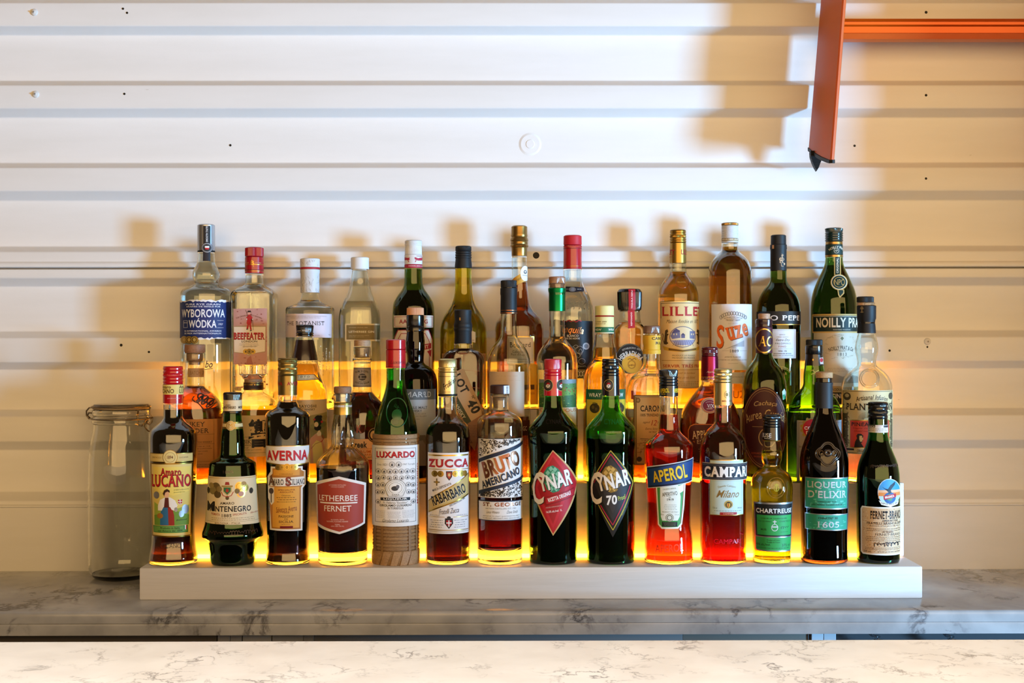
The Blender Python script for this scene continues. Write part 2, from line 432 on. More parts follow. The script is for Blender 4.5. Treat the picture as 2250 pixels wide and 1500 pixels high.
def marble(name, base, mid, vein, sc, rough, thr=(.52, .60), warp=.6, spec=.5, veinw=.035):
    m, nt, b = new_mat(name); N = nt.nodes; L = nt.links
    tc = N.new('ShaderNodeTexCoord'); mp = N.new('ShaderNodeMapping'); mp.inputs['Scale'].default_value = sc; mp.inputs['Rotation'].default_value = (.15, .5, .35)
    L.new(tc.outputs['Object'], mp.inputs[0])
    a = N.new('ShaderNodeTexNoise'); a.inputs['Scale'].default_value = 1; a.inputs['Detail'].default_value = 6; a.inputs['Distortion'].default_value = warp
    L.new(mp.outputs[0], a.inputs['Vector'])
    r = N.new('ShaderNodeValToRGB'); r.color_ramp.elements[0].position = .35; r.color_ramp.elements[0].color = mid; r.color_ramp.elements[1].position = .62; r.color_ramp.elements[1].color = base
    L.new(a.outputs[0], r.inputs[0])
    v = N.new('ShaderNodeTexNoise'); v.inputs['Scale'].default_value = 1.7; v.inputs['Detail'].default_value = 5; v.inputs['Roughness'].default_value = .62; v.inputs['Distortion'].default_value = warp*1.4
    L.new(mp.outputs[0], v.inputs['Vector'])
    s1 = N.new('ShaderNodeMath'); s1.operation = 'SUBTRACT'; s1.inputs[1].default_value = .5; ab = N.new('ShaderNodeMath'); ab.operation = 'ABSOLUTE'
    L.new(v.outputs[0], s1.inputs[0]); L.new(s1.outputs[0], ab.inputs[0])
    vr = N.new('ShaderNodeValToRGB'); vr.color_ramp.elements[0].position = 0; vr.color_ramp.elements[0].color = (1, 1, 1, 1); vr.color_ramp.elements[1].position = veinw; vr.color_ramp.elements[1].color = (0, 0, 0, 1)
    L.new(ab.outputs[0], vr.inputs[0])
    g = N.new('ShaderNodeTexNoise'); g.inputs['Scale'].default_value = .9; g.inputs['Detail'].default_value = 5; L.new(mp.outputs[0], g.inputs['Vector'])
    gr = N.new('ShaderNodeValToRGB'); gr.color_ramp.elements[0].position = thr[0]; gr.color_ramp.elements[0].color = (0, 0, 0, 1); gr.color_ramp.elements[1].position = thr[1]; gr.color_ramp.elements[1].color = (1, 1, 1, 1)
    L.new(g.outputs[0], gr.inputs[0])
    mu = N.new('ShaderNodeMath'); mu.operation = 'MULTIPLY'; L.new(vr.outputs[0], mu.inputs[0]); L.new(gr.outputs[0], mu.inputs[1])
    mx = N.new('ShaderNodeMixRGB'); L.new(mu.outputs[0], mx.inputs[0]); L.new(r.outputs[0], mx.inputs[1]); mx.inputs[2].default_value = vein
    L.new(mx.outputs[0], b.inputs['Base Color']); b.inputs['Roughness'].default_value = rough; b.inputs['Specular IOR Level'].default_value = spec
    return m
def painted_wood():
    m, nt, b = new_mat('white_painted_wood'); N = nt.nodes; L = nt.links
    tc = N.new('ShaderNodeTexCoord'); mp = N.new('ShaderNodeMapping'); mp.inputs['Scale'].default_value = (9, 9, 160)
    n = N.new('ShaderNodeTexNoise'); n.inputs['Scale'].default_value = 1.2; n.inputs['Detail'].default_value = 6; n.inputs['Distortion'].default_value = .8
    L.new(tc.outputs['Object'], mp.inputs[0]); L.new(mp.outputs[0], n.inputs['Vector'])
    r = N.new('ShaderNodeValToRGB'); r.color_ramp.elements[0].color = (.68, .66, .63, 1); r.color_ramp.elements[1].color = (.72, .70, .675, 1); r.color_ramp.elements[0].position = .3; r.color_ramp.elements[1].position = .6
    L.new(n.outputs[0], r.inputs[0]); L.new(r.outputs[0], b.inputs['Base Color'])
    bp = N.new('ShaderNodeBump'); bp.inputs['Strength'].default_value = .35; bp.inputs['Distance'].default_value = .0008
    L.new(n.outputs[0], bp.inputs['Height']); L.new(bp.outputs[0], b.inputs['Normal']); b.inputs['Roughness'].default_value = .34
    return m
M_WALL = wall_mat()
M_COUNTER = marble('grey_marble', (.50, .505, .51, 1), (.33, .335, .345, 1), (.10, .10, .11, 1), (13, 9, 14), .15, (.50, .64), .28, .5, .06)
M_BAR = marble('cream_marble', (.86, .82, .76, 1), (.76, .715, .655, 1), (.20, .17, .15, 1), (17, 17, 17), .28, (.46, .66), .25, .4, .026)
M_WOOD = painted_wood()

# ------------------------------------------------------------------ corrugated wall
RP, PP = 2.2565, 2.281            # ridge and pan planes
def zz(py, Y): return CAMZ + (750-py)*Y/F
A_ = [(178, 187), (358, 368), (541, 552), (727, 741), (898, 913), (1078, 1098)]      # up-facing slopes
B_ = [(238, 258), (419, 440), (610, 628), (794, 810), (968, 986)]                     # down-facing slopes
prof = []
pt, pb = 180.6, 0
for k in range(5, 0, -1):         # the pattern goes on above the frame
    prof += [(zz(178-180.6*k, PP), PP), (zz(187-180.6*k, RP), RP), (zz(238-180.6*k, RP), RP), (zz(258-180.6*k, PP), PP)]
for i in range(6):
    prof += [(zz(A_[i][0], PP), PP), (zz(A_[i][1], RP), RP)]
    if i == 2:                    # overlap of the two sheets with its rolled lip
        prof += [(zz(574, RP), RP), (zz(576, RP), RP-.0025), (zz(580, RP), RP-.0042), (zz(584, RP), RP-.0042), (zz(586.5, RP), RP-.003), (zz(586.6, RP), RP+.030), (zz(590.2, RP), RP+.030), (zz(590.4, RP), RP)]
    if i < 5: prof += [(zz(B_[i][0], RP), RP), (zz(B_[i][1], PP), PP)]
prof += [(zz(1106, RP), RP), (zz(1108, RP), RP-.003), (zz(1111, RP), RP-.003), (zz(1113, RP), RP), (.60, RP)]
# round the bends
pr2 = [prof[0]]
for i in range(1, len(prof)-1):
    p0, p1, p2 = [Vector(q) for q in prof[i-1:i+2]]
    a = min((p0-p1).length, (p2-p1).length)*.25; a = min(a, .0022)
    d0 = (p0-p1).normalized(); d2 = (p2-p1).normalized()
    q0, q2 = p1+d0*a, p1+d2*a
    for t in (0, .33, .67, 1): q = q0.lerp(p1, t).lerp(p1.lerp(q2, t), t); pr2.append((q.x, q.y))
pr2.append(prof[-1])
vs = []; xs = [-2.3 + 3.9*i/20 for i in range(21)]
for z_, y_ in pr2:
    for x in xs: vs.append((x, y_ + .0009*math.sin(x*5.1+z_*3) , z_))
nx = len(xs)
fs = [(i*nx+j, (i+1)*nx+j, (i+1)*nx+j+1, i*nx+j+1) for i in range(len(pr2)-1) for j in range(nx-1)]
wall = link('wall_back', mesh('wall_back', vs, fs), M_WALL); wall['kind'] = 'structure'; auto_smooth(wall.data, 50)
M_HOLE = pm('0C0A08'); M_SCREW = pm('D8D8D6'); 
def disc(name, c, r, depth, mat, n=14, dome=0, parent=None, loc=None):
    """a disc lying on the wall, its axis along y"""
    if parent is None: c = (c[0], c[1] + .0009*math.sin(c[0]*5.1+c[2]*3) - .0001, c[2])
    vs = [(c[0]+r*math.cos(2*PI*i/n), c[1], c[2]+r*math.sin(2*PI*i/n)) for i in range(n)]
    r2_ = r*.82; vs += [(c[0]+r2_*math.cos(2*PI*i/n), c[1]-depth, c[2]+r2_*math.sin(2*PI*i/n)) for i in range(n)]
    vs.append((c[0], c[1]-depth-dome, c[2]))
    fs = [(i, (i+1) % n, n+(i+1) % n, n+i) for i in range(n)] + [(n+i, n+(i+1) % n, 2*n) for i in range(n)]
    return link(name, mesh(name, vs, fs), mat, parent if parent else wall, smooth=False)
for (px, py, r) in ((270, 19, 2.6), (279, 28, 2.6), (273, 206, 2.6), (2035, 27, 3.2), (2035, 209, 2.9), (2035, 392, 2.7), (266, 758, 3.2), (327, 773, 2.6), (1955, 770, 2.7), (2038, 762, 2.2)):
    disc('screw_hole', W(px, py, RP), r*RP/F, .0006, M_HOLE)
for (px, py, r) in ((506, 319, 2.7), (1878, 320, 2.7)):
    disc('screw_hole', W(px, py, PP), r*PP/F, .0006, M_HOLE)
o = disc('drain_hole', W(1178, 561, RP), 7.2*RP/F, .0006, M_HOLE)
for (px, py) in ((75, 27), (78, 207), (2038, 750)):
    c = W(px, py, RP)
    w_ = disc('screw', c, 8*RP/F, .0018, M_SCREW, 16, .0022)
    disc('screw_slot', (c.x, c.y-.0039, c.z), 2.0*RP/F, .0006, pm('8C8680'), 8, 0, w_)
c = W(1165, 317, PP)
cp = disc('cover_plate', c, 25*PP/F, .0012, M_WALL, 40)
disc('cover_plate_rim', (c.x, c.y-.0012, c.z), 16*PP/F, .0010, M_WALL, 40, 0, cp)
disc('cover_plate_core', (c.x, c.y-.0022, c.z), 10.5*PP/F, .0008, M_WALL, 40, 0, cp)
cp['label'] = 'small round raised blanking plate painted white on the wall'

# unseen pillar added past the counter's right end to shadow the wall, floor, side window
blocker = box('shadow_blocker', .985, 1.6, 1.93, 2.26, 0, 3.0, M_WALL); blocker['kind'] = 'structure'
fl = box('floor', -2.6, 3.6, -2.6, 2.4, -.02, 0, pm('5A4A3C')); fl['kind'] = 'structure'

# ------------------------------------------------------------------ back counter
CT = .95
YF = 1.912
bm = bmesh.new()
def slab(name, y0, z0, z1, x0=-2.2, x1=.98, y1=RP-.001, bev=.004, mat=M_COUNTER, parent=None):
    vs = []; pts = [(y0, z0), (y0, z1-bev), (y0+bev*.3, z1-bev*.3), (y0+bev, z1), (y1, z1), (y1, z0)]
    for x in (x0, x1): vs += [(x, a, b) for a, b in pts]
    n = len(pts); fs = [(i, (i+1) % n, n+(i+1) % n, n+i) for i in range(n)] + [tuple(range(n))[::-1], tuple(range(n, 2*n))]
    o = link(name, mesh(name, vs, fs), mat, parent); auto_smooth(o.data, 60); return o
cnt = empty('back_counter', (0, YF, 0), 'long grey veined marble counter carrying the white stepped bottle display', 'counter')
t1 = slab('marble_top', YF, CT-.0165, CT); t2 = slab('marble_edge_slab', YF+.0008, CT-.0335, CT-.0170, y1=YF+.05, bev=.0006)
for o in (t1, t2): o.parent = cnt; o.location = (0, -YF, 0)
# base cabinets seen through the slit between bar and counter
cab = empty('under_counter_cabinet', (0, 1.99, 0), 'dark under-counter refrigerator fronts seen in the slit below the marble counter', 'cabinet')
def cb(name, px0, px1, mat, y=1.985, z0=.05, z1=.9155):
    a = W(px0, 1400, y).x; b = W(px1, 1400, y).x
    return box(name, a, b, y, y+.02, z0, z1, pm(mat), cab, .0006, (0, -1.99, 0), 1)
cb('door_panel', -900, 476, '7A7268'); cb('door_panel', 690, 1500, '8C8C8C', 1.99); cb('door_panel', 1500, 1776, '7A7268', 1.99)
cb('stile', 478, 505, 'C6C6C8'); cb('stile', 506, 531, 'C6C6C8'); cb('drawer_front', 533, 596, 'D2D4D6'); cb('drawer_front', 598, 666, 'BEC0C2'); cb('drawer_front', 667, 689, 'AEB0B2')
cb('stile', 1783, 1809, 'C8CAD0'); cb('stile', 1810, 1837, 'BCBEC4'); cb('door_panel', 1838, 2330, '3A3C40', 2.0)
# gas or drink hose coils behind the slit on the right
hose = empty('hose', (W(1925, 1400, 1.97).x, 1.965, .90), 'clear coiled hose hanging under the right end of the counter', 'hose')
hm = glass('C8CCD0', 1.3, 'hose_plastic', .1)
for (px, n) in ((1915, 5), (2078, 4)):
    p0 = W(px, 1398, 1.965)
    pts = [((p0.x - hose.location.x) + .0045*math.cos(t*.9)+t*.0009, .0045*math.sin(t*.9), p0.z-hose.location.z + .006 - t*.0009) for t in range(n*7)]
    tube('hose_coil', pts, .0022, hm, hose, 7)

# ------------------------------------------------------------------ front bar
bar = empty('front_bar', (0, .8, 0), 'pale cream marble bar top with fine dark veins along the bottom of the view', 'bar')
BY = 1.2; BZ = W(1125, 1407.5, BY).z
o = slab('bar_top', .46, BZ-.03, BZ, -1.7, 1.60, BY, .002, M_BAR); o.parent = bar; o.location = (0, -.8, 0)
# the slab is mirrored so that its eased edge also faces the back counter
o = box('bar_panel', -1.65, 1.55, .62, 1.14, 0, BZ-.03, pm('4A4540'), bar, .002, (0, -.8, 0))

# ------------------------------------------------------------------ stepped display
SX0, SX1 = W(306, 1280, 2.0).x, W(2027, 1280, 2.0).x
disp = empty('bottle_display', (0, 2.0, CT), 'white painted wooden three-step display with glowing yellow light strips', 'display')
def st(name, y0, y1, z0, z1, bev=.0022, x0=SX0, x1=SX1): return box(name, x0, x1, y0, y1, z0, z1, M_WOOD, disp, bev, (0, -2.0, -CT))
st('front_step', 2.0, RP-.003, CT, .998)
st('middle_step', 2.095, RP-.003, .9981, 1.1124, .0012)
st('back_step', 2.18, RP-.002, 1.1125, 1.2239, .0012)
def led(y, z, x0=SX0+.01, x1=SX1-.012, st_=30, h=.007, dy=.0035):
    m, nt, b = new_mat('amber_light_strip'); nt.nodes.remove(b)
    e = nt.nodes.new('ShaderNodeEmission'); e.inputs[0].default_value = (1.0, .33, .014, 1); e.inputs[1].default_value = st_
    nt.links.new(e.outputs[0], nt.nodes['Material Output'].inputs[0])
    o = box('light_strip', x0, x1, y, y+dy, z, z+h, m, disp, 0, (0, -2.0, -CT)); o['label'] = 'glowing amber light strip'; return o
led(2.0868, .9985, st_=50, h=.0045, dy=.0078); led(2.1718, 1.1129, st_=50, h=.0045, dy=.0078); led(2.262, 1.2165, SX0, SX1, 42, .010, .004)

# ------------------------------------------------------------------ ladder
lad = empty('ladder', (.49, 2.17, 1.5), 'orange fibreglass ladder hanging with its black rubber foot above the bottles', 'ladder')
m, nt, b = new_mat('orange_fibreglass'); b.inputs['Base Color'].default_value = s2l('CE5A08'); b.inputs['Roughness'].default_value = .5
n_ = nt.nodes.new('ShaderNodeTexNoise'); n_.inputs['Scale'].default_value = 260; bp_ = nt.nodes.new('ShaderNodeBump'); bp_.inputs['Strength'].default_value = .1; bp_.inputs['Distance'].default_value = .0006
nt.links.new(n_.outputs[0], bp_.inputs['Height']); nt.links.new(bp_.outputs[0], b.inputs['Normal']); M_OR = m
m, nt, b = new_mat('orange_metal_rung'); b.inputs['Base Color'].default_value = s2l('C25408'); b.inputs['Roughness'].default_value = .3; b.inputs['Metallic'].default_value = .35; M_RUNG = m
def prism(name, sec_bot, sec_top, mat, parent, off):
    n = len(sec_bot); vs = [tuple(p) for p in sec_bot] + [tuple(p) for p in sec_top]
    fs = [(i, (i+1) % n, n+(i+1) % n, n+i) for i in range(n)] + [tuple(range(n))[::-1], tuple(range(n, 2*n))]
    me = mesh(name, vs, fs); bm = bmesh.new(); bm.from_mesh(me); bmesh.ops.recalc_face_normals(bm, faces=bm.faces[:]); bm.to_mesh(me); bm.free()
    o = link(name, me, mat, parent, (-off.x, -off.y, -off.z)); auto_smooth(me, 30); return o
M_RUB = pm('1A1A1A')
SEC = [(1777, 2.250), (1784.5, 2.225), (1794, 2.197), (1806, 2.167), (1818.5, 2.142), (1823.5, 2.1315), (1827.5, 2.1290), (1832, 2.1300), (1833, 2.137)]
FACE = [(W(px, 350, Y).x, Y) for px, Y in SEC]
def zend(Y): t = (Y-2.13)/.12; return CAMZ + .2874 + (.3241-.2874)*t**1.15 if t > 0 else CAMZ + .2874
def rail(x_off, sgn, slope):
    """curved side rail standing edge-on to the wall; x_off moves it, sgn mirrors it"""
    x0 = FACE[0][0]
    out = [(x0 + x_off + sgn*(x-x0), Y) for x, Y in FACE]
    inn = [(x + sgn*.0035, Y) for x, Y in out[:6]][::-1]
    sec = out + [(out[-1][0] - sgn*.0035, 2.1425)] + inn
    bot = [(x, Y, zend(Y)) for x, Y in sec]; top = [(x + slope*(2.02-CAMZ-.3), Y, 2.02) for x, Y in sec]
    prism('rail', bot, top, M_OR, lad, lad.location)
    rim = [(x0 + x_off + sgn*(x-x0) - sgn*.0014, Y) for x, Y in FACE[:6]] + [(x0 + x_off + sgn*(x-x0) + sgn*.0010, Y-.0012) for x, Y in FACE[6:]]
    rim = [(rim[0][0], 2.2515)] + rim[1:] + [(out[-1][0] - sgn*.001, 2.145)] + [(x + sgn*.006, Y) for x, Y in out[:6]][::-1]
    prism('foot_rim', [(x, Y, zend(Y)-.0052) for x, Y in rim], [(x, Y, zend(Y)+.0004) for x, Y in rim], M_RUB, lad, lad.location)
    LX = Prof([(331, 1779), (342, 1779.5), (352, 1782), (362, 1786), (370, 1790), (375, 1793.5)]); RX = Prof([(331, 1806), (344, 1808), (351, 1806), (360, 1802.5), (369, 1799), (375, 1794.5)])
    ribs = 13; vs = []; fs = []
    for i in range(ribs*2+1):
        py = 331 + 44*i/(ribs*2); Ya = 2.210; a_, b_ = W(LX(py)+2, py, Ya), W(RX(py), py, Ya)
        g_ = .0007 if i % 2 else 0; xa, xb = a_.x-x0, b_.x-x0
        for X_, Y_ in ((xa+g_, Ya+g_), (xb-g_, Ya+g_), (xb-g_, Ya+.012), (xa+g_, Ya+.012)): vs.append((x0 + x_off + sgn*X_, Y_, a_.z))
    for i in range(ribs*2):
        for j in range(4): fs.append((i*4+j, (i+1)*4+j, (i+1)*4+(j+1) % 4, i*4+(j+1) % 4))
    fs += [(0, 1, 2, 3), tuple(ribs*8+j for j in (3, 2, 1, 0))]
    me = mesh('rubber_foot', vs, fs); link('rubber_foot', me, M_RUB, lad, -lad.location); auto_smooth(me, 20)
rail(0, 1, .0208/.262)
rail(.462, -1, -.0208/.262)
def rung(zc, x0, x1):
    sec = [(.0, -.017), (-.004, -.0165), (-.0075, -.008), (-.004, -.0065), (-.0045, .0035), (-.0085, .006), (-.0088, .0105), (-.004, .0125), (-.002, .0172), (.018, .0172), (.022, .0), (.018, -.017)]
    a = [(x0, 2.205+y, zc+z) for y, z in sec]; b_ = [(x1, 2.205+y, zc+z) for y, z in sec]
    prism('rung', a, b_, M_RUNG, lad, lad.location)
zr = zz(63, 2.2)
rung(zr, FACE[3][0]+.018, FACE[3][0]+.425)
rung(zr+.19, FACE[3][0]+.034, FACE[3][0]+.412)

# ------------------------------------------------------------------ clip-top jar
JY = 2.195; jc = W(267, 1270, JY); kj = JY/F
jar = empty('storage_jar', (jc.x, JY, CT), 'tall empty clear glass clip-top jar beside the white display', 'jar')
def turned(name, P, cav, mat, parent, N=64, py2z=None):
    vs, fs = [], []
    def lo(P_, flip):
        b0 = len(vs)
        for y, r in P_:
            for j in range(N): th = 2*PI*j/N; vs.append((r*kj*math.sin(th), -r*kj*math.cos(th), max(0, (jb-y)*kj)))
        M = len(P_); F_ = [(b0+i*N+j, b0+(i+1)*N+j, b0+(i+1)*N+(j+1) % N, b0+i*N+(j+1) % N) for i in range(M-1) for j in range(N)]
        F_.append(tuple(b0+j for j in range(N))); F_.append(tuple(b0+(M-1)*N+j for j in range(N))[::-1])
        fs.extend([f[::-1] for f in F_] if flip else F_)
    lo(P, False)
    if cav: lo(cav, True)
    o = link(name, mesh(name, vs, fs), mat, parent); auto_smooth(o.data, 40); return o
jb = 750 + (CAMZ-CT)/kj
J = Prof([(897, 56), (899, 61.5), (906, 62.5), (912, 59.5), (918, 62), (926, 62), (929, 59), (940, 60), (975, 66.5), (1010, 70), (1100, 71.2), (1235, 70.5), (1254, 66), (jb-3, 58), (jb, 54)])
ys = [897+1.0*i for i in range(0, 44)] + [942+6*i for i in range(int((jb-944)/6))] + [jb-6, jb-4, jb-2, jb]
M_JAR = glass('FAFBF7', 1.5)
turned('glass_body', [(y, J(y)) for y in ys], [(y, J(y)-3.6) for y in ys if 898 < y < jb-11] + [(jb-9.5, 52), (jb-8, 34)], M_JAR, jar)
turned('lid', [(884.5, 20), (884.6, 50), (886, 58), (889, 59.5), (891, 58), (892.2, 54), (896.2, 50.5), (896.4, 20)], None, M_JAR, jar)
turned('rubber_seal', [(892.6, 52.6), (892.7, 60.5), (896.5, 60.5), (896.6, 52.6)], None, pm('8C7A62'), jar)
M_WIRE = pm('m:8A7A66')
def jw(name, pts): tube(name, [((x-267)*kj, y_, (jb-y)*kj) for x, y, y_ in pts], .0013, M_WIRE, jar, 7)
circ = lambda py, r: [(267+r*math.sin(2*PI*i/40), py + .0*i, -r*kj*math.cos(2*PI*i/40)) for i in range(40)]
def ringwire(name, py, r): tube(name, [((x-267)*kj, y_, (jb-y)*kj) for x, y, y_ in circ(py, r)], .0012, M_WIRE, jar, 7, True)
ringwire('neck_wire', 917.5, 64.5); 
tube('lid_wire', [(62*kj*math.sin(t), -62*kj*math.cos(t), (jb-(891.5-1.5*abs(math.cos(t))))*kj) for t in [2*PI*i/40 for i in range(40)]], .0012, M_WIRE, jar, 7, True)
jw('hinge_wire', [(207, 893, -.003), (198, 894, -.003), (191.5, 901, -.002), (191, 911, 0), (196, 918, 0), (203, 918, -.002)])
jw('hinge_wire', [(203, 905, -.006), (197, 905, -.003), (193, 912, 0), (200, 919, .003)])
jw('clasp_lever', [(318, 891, -.012), (328, 888, -.010), (333, 893, -.008), (331, 905, -.008), (338, 917, -.008), (337, 924, -.008), (331, 930, -.008), (324, 925, -.010), (328, 915, -.012), (322, 907, -.014)])
jw('clasp_lever', [(311, 895, -.020), (309, 918, -.020), (311, 931, -.020), (318, 933, -.018), (326, 921, -.016), (333, 916, -.012), (339, 915, -.008)])
jw('clasp_lever', [(330, 918, -.010), (320, 934, -.012), (329, 944, -.010), (337, 948, -.006)])

# ================================================================== FRONT STEP
T = 'T'; R_ = 'R'; P_ = 'P'; E_ = 'E'; O_ = 'O'; FR = 'FR'; L_ = 'L'; FT = 'FT'; SG = 'SG'; K_ = 'K'
BLACKISH = '0A0403'
SF = dict(sf=True)
def coins(y, xs, r, col='gold', r2='dgold'):
    o = []
    for x in xs: o += [(E_, x, y, r, r, col), (O_, x, y, r*.82, r*.82, r*.12, r2), (E_, x, y, r*.38, r*.48, r2)]
    return o
# 1 ------------------------------------------------ red cap, yellow pictorial label
b = Bottle('liqueur_bottle', 0, 'F1', 223, [(292, 57), (372, 57), (400, 70), (432, 108), (455, 134), (485, 143), (520, 145), (760, 140), (1090, 127), (1165, 133), (1232, 145)],
    'red-capped dark liqueur bottle with a yellow label picturing a woman, leftmost on the front step', 'clear', '200803', 330, base=7)
b.cap('screw_cap', 'g:C0101E', [(67, 60), (175, 60)], thr=(72, 172, 5), kn=[(110, 122)])
b.cap('neck_sleeve', 'g:B80E1C', [(175, 61), (292, 60)])
b.label('neck_label', [(R_, 163, 178, 285, 238, 'E8D27A'), (T, 'Amaro', 185, 192, 50, 18, '3A1208', dict(b=.03)), (T, 'LUCANO', 190, 217, 76, 26, '3A1208', dict(b=.03)),
    (T, 'Amaro', 276, 192, 36, 18, '3A1208', dict(b=.03)), (T, 'LUCANO', 284, 217, 50, 26, '3A1208', dict(b=.03)), (SG, 188, 262, 262, 9, 1.6, 'E8A0A0')], on='neck_sleeve')
GN = '6E9A3A'
b.label('main_label', [(R_, 88, 586, 338, 640, 'dgold'), (R_, 90, 590, 336, 636, 'D8C27C'), (E_, 205, 610, 43, 45, 'dgold'), (E_, 205, 610, 40, 42, 'E2CF8C'), (O_, 205, 610, 30, 30, 2, '8A6A2A'),
    (T, '1894', 205, 610, 34, 20, '5A1A10', dict(b=.02)), (T, 'PISTICCI', 128, 612, 48, 9, '5A3A1A'), (T, 'LUCANIA', 284, 612, 52, 9, '5A3A1A'),
    (P_, [(90, 645), (338, 645), (328, 1093), (100, 1088)], 'dgold'), (P_, [(98, 653), (330, 653), (321, 1084), (107, 1080)], 'E6D083'), (P_, [(108, 668), (320, 668), (312, 1070), (116, 1068)], 'EFD96E'),
    (P_, [(111, 800), (220, 840), (317, 815), (312, 1010), (116, 1010)], 'E3CF70'), (P_, [(115, 880), (200, 930), (314, 900), (312, 1020), (116, 1020)], '9DB548'), (P_, [(115, 960), (230, 930), (314, 960), (312, 1020), (116, 1020)], GN),
    (P_, [(108, 1022), (308, 1022), (308, 1066), (110, 1064)], '3E7A3C'), (P_, [(112, 1026), (304, 1026), (304, 1060), (113, 1060)], '6CA24C'), (T, 'Prodotto in Italia', 205, 1036, 110, 13, '1E2A14', dict(b=.02)), (T, 'con Amore dal 1894', 205, 1052, 140, 12, '1E2A14', dict(b=.02)),
    (R_, 283, 1022, 289, 1048, '2E8A4C'), (R_, 289, 1022, 295, 1048, 'F4F4F0'), (R_, 295, 1022, 301, 1048, 'C02026'),
    (T, 'Amaro', 208, 697, 118, 44, 'B01420', dict(b=.035, sf=True, sh=(2.5, '2A0A0A'))), (T, 'LUCANO', 211, 750, 222, 74, 'B81422', dict(b=.035, sf=True, sh=(3, '2A0A0A'))),
    # woman in white blouse, blue apron and red skirt
    (P_, [(172, 905), (215, 900), (228, 960), (230, 1020), (150, 1020), (152, 960)], '9C2A22'), (P_, [(160, 905), (192, 905), (196, 1018), (148, 1018), (150, 950)], '2E6C96'),
    (P_, [(148, 865), (176, 850), (205, 850), (232, 868), (248, 900), (232, 932), (214, 925), (205, 908), (168, 908), (158, 930), (136, 930), (136, 900)], 'F2EEE8'),
    (P_, [(176, 852), (196, 852), (200, 912), (170, 912)], '5A1E1A'), (E_, 186, 833, 15, 20, 'E8B48C'), (P_, [(164, 828), (172, 808), (188, 799), (202, 808), (204, 822), (190, 815), (178, 822), (172, 842)], '3A1C10'),
    (E_, 148, 962, 17, 16, 'A8702C'), (E_, 128, 838, 16, 22, 'silver'), (E_, 262, 880, 13, 17, 'E8E0D0'), (P_, [(250, 866), (274, 866), (274, 884), (262, 896), (250, 884)], 'B81C24'), (R_, 260, 866, 264, 893, 'F4F4F0'), (R_, 250, 875, 274, 879, 'F4F4F0'),
    (E_, 292, 925, 20, 28, 'silver'), (E_, 270, 952, 15, 20, 'silver'), (E_, 238, 925, 10, 14, 'silver'), (SG, 225, 807, 310, 9, 1.3, '5A6A2A'), (SG, 225, 822, 290, 8, 1.3, '5A6A2A'), (SG, 240, 990, 300, 10, 2.5, '1A2A10')])
b.label('embossed_lettering', [(T, 'LUCANO', 208, 1143, 120, 26, 'g:2A1008')])
# 2 ------------------------------------------------ waisted bottle, cream crest label
b = Bottle('liqueur_bottle', 0, 'F1', 586, [(345, 52), (400, 56), (470, 66), (560, 72), (600, 74), (622, 84), (640, 118), (655, 138), (680, 142), (1020, 167), (1050, 175), (1082, 184), (1100, 184), (1116, 162), (1128, 150), (1200, 138), (1250, 131)],
    'dark waisted liqueur bottle with flared skirt, black cap and cream crest label', 'vgreen', BLACKISH, 455, base=3)
b.cap('screw_cap', 'g:161412', [(225, 53), (235, 57), (270, 56)], kn=[(228, 240)])
b.cap('neck_sleeve', 'E6CDA2', [(270, 56), (338, 57)]); b.cap('neck_ring', 'g:0E0C08', [(338, 57), (350, 58), (354, 52)])
b.label('neck_sleeve_print', [(T, 'AMARO', 560, 302, 30, 10, '1A1410'), (T, 'MONTENEGRO', 570, 316, 70, 16, '1A1410', dict(b=.04)), (T, 'MONTENEGRO', 640, 316, 40, 16, '1A1410', dict(b=.04))], on='neck_sleeve')
b.label('neck_label', [(P_, [(527, 404), (648, 404), (650, 446), (526, 446)], 'dgold'), (P_, [(526, 414), (648, 414), (650, 434), (526, 434)], 'E0C890'), (E_, 574, 426, 27, 29, 'D8B878'), (O_, 574, 426, 23, 25, 3, 'dgold'), (T, 'M', 574, 426, 24, 26, 'dgold')])
